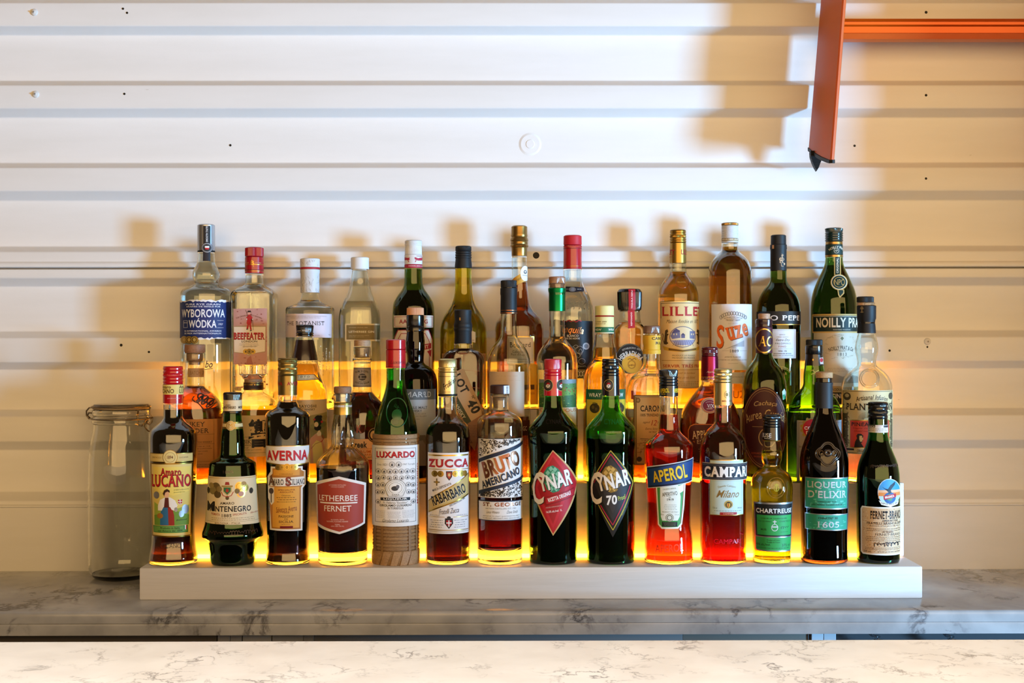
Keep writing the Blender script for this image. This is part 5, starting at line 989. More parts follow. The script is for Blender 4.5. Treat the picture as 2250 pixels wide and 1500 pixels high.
b.label('oval_seal', [(E_, 706, 824, 76, 68, 'B8A888'), (E_, 706, 824, 70, 62, 'C8622A'), (E_, 706, 824, 62, 54, 'A89A8A'), (E_, 706, 824, 57, 50, '7A1424'), (T, 'V/X', 716, 828, 62, 32, 'E8DCC8', dict(sf=True)), (T, 'JAMAICA RUM', 706, 793, 68, 9, 'D8B8A0', dict(arc=70)), (R_, 680, 850, 732, 854, 'D8C0A0')], off=.8)
b.label('main_label', [(P_, [(524, 1040), (540, 1000), (575, 982), (840, 982), (880, 1000), (894, 1040), (885, 1260), (850, 1310), (700, 1345), (560, 1310), (530, 1260)], 'C86A28'), (P_, [(531, 1042), (546, 1006), (578, 990), (836, 990), (874, 1006), (887, 1042), (878, 1256), (846, 1302), (700, 1336), (566, 1302), (538, 1256)], '4E1410'), (T, 'APPLETON', 694, 1066, 272, 66, 'DCC09A', dict(b=.02, sf=True, rot=-6, grow=-.1)), (T, 'ESTATE', 680, 1135, 160, 36, 'DCC09A', dict(b=.01, sf=True)), (FT, 600, 1190, 800, 1230, 2, 'A87A5A')])
# 26 ----------------------------------------------- cachaca
b = Bottle('spirit_bottle', 1, 'T4', 1046, [(868, 60), (1145, 64), (1180, 74), (1220, 98), (1260, 128), (1310, 156), (1370, 173), (1430, 181), (1500, 183), (2140, 183)],
    'green bottle with bare cork, maroon neck seal lettered in gold and large maroon oval label', 'dgreen', '5A5A18', 1442, base=9)
b.cap('cork', 'w:C49A78', [(819, 46), (824, 50), (868, 48)])
b.cap('neck_sleeve', 'g:2C1018', [(864, 64), (872, 70), (900, 70), (920, 66), (930, 68)])
b.cap('neck_paper', '4A1420', [(930, 68), (1145, 67)])
b.label('neck_seal', [(E_, 1048, 1044, 76, 102, 'gold'), (E_, 1048, 1044, 67, 92, '3A0E18'), (T, 'AC', 1054, 1048, 104, 84, 'gold', dict(it=.15, b=.005, sf=True))], on='neck_paper', off=.8)
au = [(K_, 'F4')]
E2 = lambda rx, ry, c: (P_, [(832+rx*math.cos(t), 548+ry*math.sin(t)) for t in [2*PI*i/60 for i in range(60)]], c)
au += [E2(136, 248, '3C0E16'), (O_, 832, 548, 132, 240, 3, 'B08A54'), (O_, 832, 548, 122, 226, 2, '9A744A'), (T, 'Cachaça', 838, 400, 136, 34, 'B89A68', dict(it=.3, arc=300)), (T, 'Aurea Custódia', 838, 462, 244, 54, 'B89A68', dict(it=.25, arc=300)), (E_, 850, 605, 54, 60, 'B08A54'), (E_, 850, 605, 48, 54, '2A0A10'), (T, 'AC', 850, 605, 50, 40, 'B08A54', dict(it=.2)), (L_, [(760, 540), (905, 540)], 3, '9A744A'), (T, 'ENVELHECIDA EM CARVALHO', 830, 700, 150, 10, 'A84A2A', dict(rot=0)), (T, 'PRODUCT OF BRAZIL', 830, 720, 120, 9, 'A84A2A')]
b.label('main_label', au)
b.label('round_sticker', [(K_, 'F4'), (P_, [(935, 330), (948, 312), (958, 335), (952, 375), (940, 380)], 'B8C8C0'), (P_, [(938, 350), (950, 345), (956, 372), (944, 380)], '2E8A5A')], off=.9)
# 27 ----------------------------------------------- green whisky, red disc
b = Bottle('whisky_bottle', 1, 'M6', 430, [(470, 68), (545, 71), (640, 80), (690, 88), (740, 92), (790, 92), (825, 100), (855, 124), (885, 156), (925, 188), (975, 212), (1030, 226), (1100, 231), (1600, 231)],
    'vivid green whisky bottle with long neck and grey label bearing a red disc', 'green', '7A8A1C', 1042, base=9)
b.cap('stopper', '141414', [(417, 68), (422, 71), (466, 71)], kn=[(424, 464)]); b.cap('collar', 'g:0E0E0E', [(468, 72), (474, 75), (536, 76), (544, 72)])
b.cap('neck_sleeve', 'g:1C1414', [(544, 74), (600, 77), (642, 83)])
b.label('neck_mark', [(P_, [(420, 580), (427, 592), (420, 604), (413, 592)], 'gold'), (P_, [(474, 575), (505, 570), (508, 630), (480, 630)], 'B8B0A8'), (E_, 490, 595, 14, 18, 'A8202A')], on='neck_sleeve')
b.label('main_label', [(R_, 285, 1108, 670, 1650, '84888C'), (FR, 300, 1125, 655, 1640, 3, '5A5E62'), (E_, 422, 1176, 98, 92, '8A7A3C'), (E_, 422, 1176, 88, 82, 'A81420'), (T, 'COPPER', 425, 1172, 154, 28, 'F0ECE8', dict(b=.04)), (T, 'DOG', 402, 1212, 78, 28, 'F0ECE8', dict(b=.04)), (T, 'SPEYSIDE', 330, 1335, 56, 14, '3A3E42'), (FT, 312, 1370, 640, 1480, 6, '5A5E62')] + [(E_, 422+98*math.cos(a), 1176+92*math.sin(a), 12, 12, '8A7A3C') for a in [i*.42 for i in range(15)]])
b.label('gold_scribble', [(L_, [(395, 690), (420, 680), (436, 700), (468, 682)], 4, 'C8B04A'), (L_, [(436, 700), (440, 705), (405, 716)], 4, 'C8B04A')])
# 28 ----------------------------------------------- engraved pineapple label
b = Bottle('rum_bottle', 1, 'M6', 884, [(95, 70), (100, 73), (120, 73), (362, 74), (400, 84), (440, 94), (490, 99), (530, 97), (580, 85), (620, 80), (645, 86), (668, 116), (700, 154), (735, 184), (780, 206), (830, 217), (900, 219), (1600, 218)],
    'clear rum bottle with black capsule, ringed shoulder seal and engraved label with red panel', 'clear', 'D8642A', 1010, t=1.9, base=10)
b.cap('screw_cap', '19191A', [(44, 68), (50, 73), (94, 73)], kn=[(52, 92)], dx=-10)
b.cap('neck_band', 'C8A480', [(95, 71), (121, 71)], dx=-10)
b.cap('capsule', '151517', [(120, 78), (126, 82), (235, 81), (252, 74), (275, 73), (300, 76), (362, 80)])
b.label('capsule_mark', [(R_, 842, 132, 850, 186, '8A7A5A'), (R_, 830, 150, 862, 155, '8A7A5A'), (O_, 846, 142, 12, 12, 4, '8A7A5A'), (R_, 833, 178, 860, 183, '8A7A5A')], on='capsule')
b.ring('embossed_seal', 908, 750, 82, 80, 5, glass('F2F2EC')); b.ring('embossed_seal', 908, 750, 66, 64, 4, glass('F2F2EC'))
pl = [(P_, [(680, 850), (1105, 852), (1102, 1400), (684, 1395)], 'CDB888'), (FR, 686, 858, 1096, 1390, 4, '3A3020'), (R_, 690, 1050, 728, 1340, '5A4E34'), (R_, 1078, 1050, 1098, 1340, '5A4E34'), (E_, 722, 905, 32, 34, '4A4230'), (E_, 722, 898, 18, 16, 'B8A880'), (E_, 1082, 900, 18, 30, '4A4230')]
for i in range(26): a = PI + PI*i/25; pl.append((L_, [(888+28*math.cos(a), 1100+14*math.sin(a)), (888+78*math.cos(a), 1100+66*math.sin(a))], 2, '7A6A48'))
for i in range(110): pl.append((E_, rn.choice([rn.uniform(690, 740), rn.uniform(1060, 1094)]), rn.uniform(950, 1340), rn.uniform(3, 9), rn.uniform(2, 6), rn.choice(['6A5E40', '3E3624', 'A89A6C'])))
pl += [(T, 'Artisanal Infusion', 925, 908, 268, 40, '241E16', dict(it=.3, b=.015, arc=500)), (SG, 850, 934, 1010, 8, 2, '3A3020'), (T, 'PLANTATION', 905, 992, 376, 58, '1A1612', dict(b=.015, sf=True)), (P_, [(742, 1104), (1072, 1104), (1072, 1344), (742, 1344)], 'gold'), (P_, [(749, 1111), (1066, 1111), (1066, 1338), (749, 1338)], 'C8402A'), (T, 'PINEAPPLE', 884, 1141, 250, 32, '1E1410', dict(b=.03, sf=True)), (T, "Stiggins' Fancy", 850, 1176, 160, 16, '7A1A10', dict(it=.3)), (T, 'infused rum', 840, 1198, 120, 14, '7A1A10', dict(it=.3)),
    (P_, [(782, 1338), (790, 1290), (806, 1262), (800, 1240), (812, 1222), (840, 1222), (858, 1238), (852, 1256), (860, 1270), (850, 1278), (850, 1292), (838, 1300), (862, 1338)], '1E1612'), (P_, [(826, 1238), (846, 1238), (852, 1252), (858, 1270), (848, 1276), (848, 1288), (832, 1290), (824, 1268)], 'C8A060'), (E_, 850, 1250, 4, 4, '1E1612'),
    (R_, 700, 1350, 780, 1366, '2A2018'), (T, 'ORIGINAL DARK', 880, 1368, 150, 24, '1A1612', dict(b=.03, sf=True)), (T, '•• 70 ••', 880, 1386, 60, 8, '1A1612')]
b.label('main_label', pl)

# ================================================================== BACK STEP
# 29 ----------------------------------------------- vodka with torn navy label
b = Bottle('vodka_bottle', 2, 'T1', 313, [(318, 68), (345, 70), (395, 73), (425, 84), (450, 96), (480, 108), (510, 111), (540, 103), (566, 94), (580, 104), (600, 140), (620, 184), (640, 202), (665, 209), (720, 210), (1560, 210)],
    'tall clear vodka bottle with silver cap and navy label with torn white edges', 'clear', 'F8FBFC', 402, base=10)
b.cap('cap', 'm:B4B6BA', [(88, 66), (96, 71), (304, 72)]); b.cap('cap_rim', '151518', [(304, 72), (317, 70)])
b.label('seal_strip', [(R_, 289, 104, 346, 306, '18181E'), (T, 'SMOOTH TASTE', 318, 172, 130, 15, 'D8D8DC', dict(b=.03, rot=-90, raw=1)), (E_, 319, 284, 45, 42, '1A1A20'), (O_, 319, 284, 41, 38, 3, 'C8C8CC'), (O_, 319, 284, 33, 31, 2, '9A9AA0'), (P_, [(302, 270), (336, 270), (336, 284), (302, 284)], 'F0F0F0'), (P_, [(302, 284), (336, 284), (332, 298), (306, 298)], 'C8202A')], on='cap')
b.label('strip_tail', [(P_, [(288, 318), (345, 318), (345, 392), (286, 392)], '1E1C26')], off=.6)
def ragged(x0, x1, y, amp, n=26, fl=False):
    q = [(x0+(x1-x0)*i/n, y+rn.uniform(-amp, amp)) for i in range(n+1)]; return q[::-1] if fl else q
b.label('main_label', [(P_, ragged(97, 516, 716, 8) + ragged(97, 516, 1032, 7, fl=True), 'ECEAEA'), (P_, ragged(97, 516, 728, 7) + ragged(97, 516, 1020, 7, fl=True), '1B2C6A'), (T, 'PURE RYE GRAIN', 288, 750, 270, 14, 'DDE0EC', dict(b=.02)), (T, 'GRAINES DE SEIGLE PUR', 290, 768, 268, 11, 'DDE0EC', dict(b=.03)),
    (T, 'WYBOROWA', 290, 822, 336, 66, 'E8EAF0', dict(b=.03)), (T, 'WÓDKA', 284, 900, 216, 78, 'E8EAF0', dict(b=.03)), (FR, 133, 880, 166, 938, 2, 'DDE0EC'), (T, 'SINCE', 150, 898, 28, 10, 'DDE0EC'), (L_, [(398, 880), (448, 880)], 2, 'DDE0EC'), (T, '1927', 426, 910, 34, 14, 'DDE0EC', dict(b=.03)), (L_, [(398, 938), (448, 938)], 2, 'DDE0EC'),
    (T, '32 INTERNATIONAL AWARDS', 286, 965, 290, 12, 'DDE0EC', dict(b=.02)), (T, '32 PRIX INTERNATIONAUX', 286, 985, 290, 12, 'DDE0EC', dict(b=.02))] + coins(1036, [140, 178, 220], 31, 'dgold', 'B89A50'))
b.label('blue_script', [(T, 'bo', 332, 1234, 60, 56, '1A2450', dict(it=.35, b=.02)), (L_, [(288, 1278), (362, 1268)], 5, '1A2450')])
b.label('embossed_lettering', [(T, 'WYBOROWA', 385, 607, 170, 20, 'g:6A6A66', dict(raw=1))])
# 30 ----------------------------------------------- square gin, red print
b = Bottle('gin_bottle', 2, 'T1', 709, [(497, 72), (575, 74), (590, 86), (612, 122), (640, 160), (660, 174), (675, 178), (1560, 178)],
    'square clear gin bottle with red cap and red pictorial label of a standing guard', 'clear', 'FAFCFC', 582, n=7, d=.9, base=12)
b.cap('screw_cap', 'g:A81828', [(275, 70), (283, 76), (350, 76), (354, 73)], kn=[(284, 348)])
b.cap('neck_sleeve', 'g:A81626', [(354, 73), (360, 76), (490, 77)])
b.label('neck_print', [(R_, 625, 418, 790, 422, 'gold'), (R_, 625, 463, 790, 466, '1A1014'), (R_, 625, 472, 790, 475, 'gold'), (T, 'B', 708, 407, 28, 36, 'gold', dict(b=.01)), (T, 'LONDON DRY', 655, 407, 44, 10, 'D8A878'), (T, 'GIN 1820', 750, 407, 44, 10, 'D8A878'), (L_, [(700, 372), (718, 440)], 2, 'gold')], on='neck_sleeve')
bf = []
for i in range(170):
    x = rn.uniform(540, 812); y = rn.uniform(790, 1440); bf.append((E_, x, y, rn.uniform(3, 12), rn.uniform(2, 7), rn.choice(['B88078', 'A46A62', 'C89A90', '9A5A54'])))
b.label('main_label', [(P_, [(536, 785), (812, 780), (812, 1235), (536, 1235)], 'C09088')] + bf[:120] + [(T, 'THE ORIGINAL & BEST KNOWN', 664, 838, 220, 12, '5A2A28', dict(arc=220)),
    (P_, [(535, 926), (640, 920), (805, 926), (800, 1135), (700, 1150), (665, 1168), (630, 1150), (538, 1140)], 'A89070'), (P_, [(540, 931), (800, 931), (795, 1130), (700, 1145), (665, 1160), (630, 1145), (543, 1135)], 'E6DCD0'),
    (P_, [(648, 850), (658, 832), (672, 832), (690, 850), (698, 868), (690, 872), (682, 862), (684, 905), (672, 915), (650, 912), (645, 900), (652, 866), (640, 862)], 'B41C28'), (P_, [(652, 912), (664, 914), (660, 945), (648, 950), (644, 940)], 'B41C28'), (P_, [(668, 912), (680, 908), (688, 955), (676, 962), (670, 940)], 'B41C28'), (E_, 666, 820, 10, 12, 'D8A088'), (R_, 654, 800, 680, 811, '1A1418'), (R_, 648, 809, 686, 813, '1A1418'), (L_, [(638, 795), (658, 850)], 3, '2A1A1C'), (E_, 646, 868, 5, 5, 'E8E4E0'), (E_, 694, 870, 5, 5, 'E8E4E0'), (L_, [(694, 872), (700, 958)], 3, '3A2424'), (E_, 650, 950, 9, 4, '1A1418'), (E_, 680, 962, 9, 4, '1A1418'),
    (T, 'BEEFEATER', 665, 1005, 256, 56, 'B01A26', dict(b=.04, sf=True, sh=(2.5, '2A1014'), grow=0)), (T, 'LONDON', 668, 1049, 128, 17, '1E1A1E', dict(b=.03)), (FT, 578, 1064, 752, 1086, 2, '7A6E68'), (SG, 612, 1093, 730, 11, 2, '3A3030')] + coins(1132, [637, 697], 22, 'dgold', '6A5A2A') + coins(1132, [667], 24, 'B8923C', '6A5A2A') + [(P_, [(640, 1235), (650, 1190), (680, 1165), (690, 1210), (700, 1235)], 'A86A60')])
b.label('volume_label', [(R_, 535, 1415, 600, 1450, 'E0C080'), (T, '750 ml', 556, 1433, 32, 14, '3A3030')])
# 31 ----------------------------------------------- white marbled capsule gin
b = Bottle('gin_bottle', 2, 'T1', 1167, [(645, 66), (690, 74), (718, 88), (738, 112), (752, 146), (760, 176), (768, 192), (785, 199), (1560, 199)],
    'flat-shouldered clear gin bottle with white crackled capsule and pale lilac label', 'clear', 'F8FAF6', 712, base=12)
b.cap('cap', 'DADADC', [(367, 76), (373, 80), (440, 80)]); b.cap('cap_line', 'B0202E', [(440, 80.5), (456, 80.5)]); b.cap('capsule', 'D6D6D8', [(456, 80), (486, 80), (492, 77), (648, 77)])
ck = []
for i in range(46):
    x = rn.uniform(1095, 1240); y = rn.uniform(505, 640); ck.append((L_, [(x, y), (x+rn.uniform(-14, 14), y+rn.uniform(4, 20)), (x+rn.uniform(-18, 18), y+rn.uniform(20, 34))], 1.3, '8E8E92'))
b.label('capsule_print', ck[:30], on='capsule'); b.label('cap_print', [(L_, [(x, y), (x+rn.uniform(-12, 12), y+18)], 1.3, '9A9A9E') for x, y in [(rn.uniform(1098, 1238), rn.uniform(378, 418)) for _ in range(16)]], on='cap')
b.label('main_label', [(P_, [(968, 824), (1342, 826), (1340, 1020), (970, 1014)], 'D6CCD6'), (T, 'BARREL RESTED ISLAY DRY GIN DISTILLED WITH 22 FORAGED BOTANICALS', 1140, 846, 320, 9, '8A8290'), (T, 'FORAGED SLOWLY BY HAND FROM THE HILLS', 1130, 859, 240, 9, '8A8290'), (T, 'THE BOTANIST', 1133, 902, 300, 32, '1E1C22', dict(sf=True)), (T, 'ISLAY DRY GIN', 1130, 940, 110, 10, '5A5460'), (T, '46% ALC./VOL.', 1215, 1000, 62, 8, '8A8290'), (T, '70cl', 1322, 996, 16, 10, '4A4450')])
for i, x in enumerate(range(985, 1350, 26)):
    b.label('embossed_lettering', [(T, rn.choice(['BETULA', 'CIRSIUM', 'GALIUM', 'MENTHA', 'THYMUS', 'URTICA', 'TRIFOL']), x, 1200+(i % 2)*30, 190, 14, 'g:C8C0A0', dict(rot=90, raw=1))])
# 32 ----------------------------------------------- olive label gin
b = Bottle('gin_bottle', 2, 'T2', 266, [(456, 62), (480, 66), (530, 74), (590, 82), (640, 95), (680, 112), (720, 132), (770, 154), (830, 167), (900, 171), (1560, 171)],
    'clear gin bottle with plain white cap and narrow olive brown label', 'clear', 'FAF8EC', 722, n=3, d=.9, base=12)
b.cap('screw_cap', 'E2E2E2', [(357, 70), (363, 74), (452, 75), (456, 73)])
b.label('main_label', [(R_, 142, 905, 442, 1048, 'D8C8A0'), (R_, 154, 917, 442, 1034, '7A6A42'), (T, 'LETHERBEE ORIGINAL LABEL', 254, 936, 154, 8, 'C0B490'), (T, 'LETHERBEE GIN', 277, 971, 204, 17, 'EEE8D4', dict(b=.01)), (T, '100% GRAIN NEUTRAL SPIRITS', 258, 1002, 164, 7, 'C0B490'), (T, '750ML (48% ALC 96 PF)', 236, 1014, 124, 7, 'C0B490')])
# 33 ----------------------------------------------- white ribbed cap, dark green
b = Bottle('spirit_bottle', 2, 'T2', 707, [(448, 73), (560, 76), (590, 80), (620, 92), (650, 114), (690, 142), (730, 162), (780, 171), (850, 173), (1560, 173)],
    'very dark green spirit bottle with white cap and white and red octagonal label', 'dgreen', '3A3E14', 632, base=9)
b.cap('screw_cap', 'DCDCDC', [(217, 66), (224, 71), (335, 71)], thr=(226, 262, 3), kn=[(276, 296), (306, 320)])
b.cap('neck_sleeve', 'DEDCDC', [(335, 73), (416, 73)]); b.cap('neck_band', 'B02840', [(416, 73.5), (447, 73.5)])
b.label('neck_print', [(P_, [(635, 358), (668, 366), (676, 360), (676, 384), (636, 382)], 'B02840'), (L_, [(662, 385), (672, 400)], 6, 'B02840'), (P_, [(716, 366), (722, 360), (745, 368), (779, 358), (779, 384), (745, 388), (722, 380)], 'B02840'), (L_, [(730, 385), (722, 400)], 6, 'B02840'), (T, 'AALBORG', 755, 350, 46, 12, 'B87A80')], on='neck_sleeve')
b.label('band_print', [(T, 'ORIGINAL SINCE 1846', 722, 431, 112, 9, 'F0D8DC', dict(b=.02))], on='neck_band')
b.label('name_label', [(R_, 547, 838, 867, 936, 'E8DED0'), (FR, 555, 848, 860, 928, 3, 'A0283C'), (T, 'AALBORG', 707, 888, 230, 34, 'A0283C', dict(b=.03))])
b.label('main_label', [(P_, [(545, 1040), (580, 955), (830, 953), (864, 1040), (864, 1420), (548, 1420)], 'A0283C'), (P_, [(551, 1042), (585, 961), (826, 960), (858, 1042), (858, 1414), (554, 1414)], 'E8DED0'), (L_, [(575, 1400), (575, 1050), (608, 985), (800, 985), (834, 1050), (834, 1400)], 5, 'A0283C'), (P_, [(600, 1100), (850, 1062), (850, 1105), (600, 1150)], 'A82840'), (T, 'AKVAVIT', 740, 1104, 210, 28, 'E8DED0', dict(b=.03, rot=-8, raw=1)), (P_, [(815, 1130), (852, 1115), (848, 1180), (838, 1165)], 'A82840'), (T, 'DENMARK', 700, 1250, 190, 28, 'A0283C', dict(b=.03))])
# 34 ----------------------------------------------- olive glass
b = Bottle('liqueur_bottle', 2, 'T2', 1119, [(440, 68), (600, 72), (660, 78), (720, 92), (770, 116), (810, 142), (850, 164), (900, 182), (950, 191), (1010, 193), (1560, 192)],
    'plain olive yellow glass bottle with tall black cap', 'olive', 'E0D860', 450, base=9)
b.cap('screw_cap', '1B1B1C', [(264, 61), (271, 65), (300, 66), (306, 63)], kn=[(272, 298)])
b.cap('neck_sleeve', '18181A', [(302, 66), (330, 67), (420, 70), (444, 71), (447, 68)], thr=(308, 368, 3))
b.label('main_label', [(R_, 944, 1147, 1300, 1560, 'B89468'), (FR, 956, 1160, 1288, 1550, 4, '8A6A44')])
b.label('small_label', [(P_, [(1180, 960), (1215, 975), (1215, 1060), (1180, 1050)], 'D8D0B8'), (T, '69', 1197, 1040, 14, 12, '4A4430')])
# 35 ----------------------------------------------- gold wax capsule calvados
b = Bottle('brandy_bottle', 2, 'T3', 305, [(345, 64), (560, 65), (640, 72), (700, 80), (745, 90), (775, 104), (800, 124), (825, 148), (860, 176), (900, 194), (960, 202), (1560, 202)],
    'long-necked brown brandy bottle with wrinkled gold capsule and slanted yellow neck ribbon', 'clear', 'B85A16', 565, base=9)
b.cap('capsule', 'm:94723A', [(97, 58), (106, 66), (165, 67), (180, 70), (192, 66), (206, 72), (218, 75), (228, 70), (240, 72), (250, 70), (258, 74), (266, 76), (274, 68), (282, 65), (346, 64)])
b.label('capsule_mark', [(O_, 297, 326, 8, 8, 2, 'dgold')], on='capsule')
b.label('ribbon', [(P_, [(242, 552), (330, 485), (372, 510), (372, 535), (282, 588), (250, 562)], 'D8A03C'), (T, 'Vieux', 300, 536, 54, 24, '6A4A20', dict(it=.3, rot=-36, raw=1)), (E_, 352, 492, 38, 62, 'ECEAE6'), (E_, 352, 480, 13, 16, '5A5A5C'), (E_, 352, 478, 6, 8, 'ECEAE6'), (L_, [(330, 506), (372, 512)], 3, '5A5A5C')])
b.label('main_label', [(R_, 202, 1008, 425, 1232, 'gold'), (R_, 206, 1015, 418, 1226, 'D8CCB8'), (FR, 216, 1026, 408, 1214, 2, '6A4A30'), (T, 'Boulard', 312, 1076, 168, 38, '2A2220', dict(sf=True)), (T, 'Calvados', 300, 1128, 96, 22, '4A3A34', dict(sf=True)), (T, "Pays d'Auge", 300, 1154, 124, 24, '4A3A34', dict(sf=True)), (L_, [(232, 1190), (392, 1190)], 3, '6A4A30')])
b.label('lower_label', [(R_, 214, 1233, 442, 1560, 'D8A428'), (T, 'Grand Solage', 320, 1280, 160, 36, '9A7420', dict(it=.4)), (R_, 350, 1400, 425, 1440, '4A3014'), (T, '1825', 400, 1470, 50, 16, '6A4A14')])
# 36 ----------------------------------------------- tequila, black label
b = Bottle('tequila_bottle', 2, 'T3', 744, [(455, 76), (545, 79), (575, 86), (610, 102), (645, 124), (685, 146), (740, 164), (800, 173), (870, 176), (1560, 175)],
    'clear tequila bottle with bright red capsule and black label in copper script', 'clear', 'FAFAF8', 560, base=12)
b.cap('cap', 'C01C28', [(176, 68), (184, 74), (250, 75), (256, 72)]); b.cap('capsule', 'g:B01A26', [(257, 73), (262, 75), (285, 75), (420, 76), (455, 77)], kn=[(263, 272)])
b.label('capsule_lines', [(R_, 660, 284, 825, 288, '5A0E14'), (R_, 660, 430, 825, 433, 'dgold'), (R_, 660, 448, 825, 451, '7A1018')], on='capsule')
b.label('shoulder_ribbon', [(P_, [(660, 598), (835, 608), (838, 638), (740, 650), (658, 640)], '1C1820'), (E_, 742, 625, 28, 20, 'silver'), (E_, 742, 625, 16, 14, '7A7A80'), (FT, 675, 618, 710, 628, 1, 'D8D8D8'), (FT, 780, 618, 826, 630, 1, 'D8D8D8')])
tq = [(P_, [(566, 880), (600, 868), (700, 885), (720, 872), (745, 888), (780, 872), (812, 882), (905, 884), (905, 1280), (566, 1280)], '17151A'), (L_, [(690, 890), (710, 876), (730, 890), (750, 880), (770, 892), (795, 878), (815, 886)], 7, 'B0202C'),
    (T, 'Tequila', 738, 962, 196, 74, 'bronze', dict(it=.35, b=.02, rot=6, raw=1)), (T, 'BLANCO', 744, 1004, 92, 20, 'DCD8D4', dict(b=.02)), (T, '100% DE AGAVE', 736, 1026, 128, 14, 'DCD8D4', dict(b=.02)), (E_, 852, 1088, 27, 28, 'A8A8AC'), (E_, 852, 1088, 18, 18, '6A6A70')]
for i in range(9): tq.append((O_, rn.uniform(700, 830), rn.uniform(1080, 1230), rn.uniform(14, 34), rn.uniform(14, 34), 3, 'A8A8AC'))
b.label('main_label', tq + [(SG, 690, 1255, 850, 20, 3, 'A8A8AC')])
b.label('white_ornament', [(P_, [(690, 1282), (880, 1282), (870, 1350), (700, 1350)], '5A5A58')] + [(O_, 700+i*22, 1312, 14, 22, 5, 'DADADA') for i in range(9)])
for x in (692, 740, 784, 824, 862):
    pt = [b.surf(b.arc(b.X(x+dx), b.YY(y)), b.YY(y), .4) for dx, y in ((-18, 742), (-12, 728), (4, 724), (14, 734), (12, 750), (8, 764), (16, 776), (12, 788))]
    tube('embossed_letter', pt, .55*b.kk, glass('F4F4F0'), b.root, 6)
# 37 ----------------------------------------------- squat reposado
b = Bottle('tequila_bottle', 2, 'T3', 1213, [(790, 88), (800, 84), (850, 86), (895, 92), (915, 104), (935, 122), (950, 130), (980, 132), (1560, 132)],
    'short square amber tequila bottle with faceted black stopper and red seal strip', 'clear', 'F4B244', 893, n=5, d=.7, base=14)
b.cap('stopper', 'g:101012', [(616, 82), (622, 88), (642, 102), (760, 99), (792, 94)], kn=[(645, 788)])
b.label('seal_strip', [(P_, [(1196, 622), (1250, 622), (1252, 792), (1198, 792)], 'B01828'), (T, 'TEQUILA REPO', 1224, 706, 150, 13, 'F0D8D4', dict(b=.03, rot=-90, raw=1))], on='stopper', off=1.0)
b.label('seal_strip_tail', [(P_, [(1198, 795), (1252, 795), (1256, 938), (1200, 944)], 'B01828'), (T, 'REPOSADO', 1227, 866, 110, 13, 'F0D8D4', dict(b=.03, rot=-90, raw=1))], off=4.5)
hd = [(E_, 1215, 1190, 118, 124, '161214'), (O_, 1215, 1190, 114, 120, 3, '8A7A5A'), (E_, 1232, 1228, 84, 84, 'E0A02C'), (O_, 1232, 1228, 84, 84, 5, 'B88A3A'), (T, 'HERRADURA', 1222, 1146, 222, 40, 'E0D8CC', dict(b=.03, arc=105)), (T, 'ESTABLECIDO 1870', 1228, 1102, 156, 14, 'C8C0B4', dict(arc=150)), (T, 'VALLE DE AMATITÁN JALISCO', 1228, 1164, 150, 11, 'C8C0B4', dict(arc=78)),
    (O_, 1230, 1238, 34, 36, 9, 'B87A1C'), (L_, [(1198, 1196), (1215, 1188), (1232, 1200), (1252, 1186), (1266, 1198)], 6, '8A5A1C'), (SG, 1204, 1246, 1256, 14, 4, 'A86A1C')]
b.label('main_label', hd)
# 38 ----------------------------------------------- blond aperitif wine
b = Bottle('wine_bottle', 2, 'T4', 337, [(400, 68), (455, 69), (480, 72), (510, 88), (545, 116), (585, 142), (625, 158), (670, 168), (740, 170), (1560, 170)],
    'golden orange aperitif wine bottle with gold cap and cream label with red capitals', 'clear', 'FFC862', 478, base=10)
b.cap('screw_cap', 'm:A07C34', [(128, 60), (136, 66), (236, 68)], thr=(138, 238, 5), kn=[(176, 192)])
b.cap('neck_sleeve', 'm:B08C42', [(238, 67), (404, 69)])
b.label('neck_print', [(T, 'LILLET', 278, 316, 70, 40, 'A02820', dict(b=.03, sf=True)), (T, 'LILLET', 392, 316, 60, 40, 'A02820', dict(b=.03, sf=True)), (T, '1872', 278, 354, 30, 10, 'A02820')], on='neck_sleeve')
b.ring('embossed_seal', 375, 563, 56, 54, 3.5, glass('F0C070'))
b.label('embossed_lettering', [(T, 'BLANC', 368, 566, 66, 12, 'g:C89040')])
ll = [(R_, 190, 722, 522, 1432, 'gold'), (R_, 193, 726, 522, 1428, 'DCBE86'), (L_, [(198, 738), (520, 738)], 4, '3A2A18'), (L_, [(200, 742), (200, 860)], 3, '3A2A18'), (T, 'LILLET', 366, 804, 320, 76, 'A81C20', dict(b=.03, sf=True)), (T, 'Maison fondée en 1872', 370, 886, 254, 30, '3A342E', dict(it=.45)),
    (E_, 374, 1012, 106, 86, '4A4668'), (E_, 374, 1012, 101, 81, 'D8C094'), (P_, [(276, 1005), (300, 965), (350, 960), (356, 1020), (290, 1030)], '6A6680'), (P_, [(284, 985), (302, 958), (322, 944), (352, 962), (352, 972)], '4A4668'), (R_, 362, 995, 392, 1022, '5A5674'), (P_, [(358, 998), (377, 980), (396, 998)], '3E3A58'), (P_, [(430, 965), (474, 965), (470, 1030), (430, 1026)], '6A6680'), (P_, [(280, 1040), (470, 1036), (440, 1078), (320, 1080)], '8A86A0'), (R_, 300, 985, 308, 998, 'D8C094'), (R_, 322, 985, 330, 998, 'D8C094'), (R_, 440, 985, 448, 998, 'D8C094'), (R_, 456, 985, 464, 998, 'D8C094')]
for x in range(320, 440, 14): ll.append((L_, [(x, 1040), (374+(x-374)*1.5, 1086)], 2, '3E3A58'))
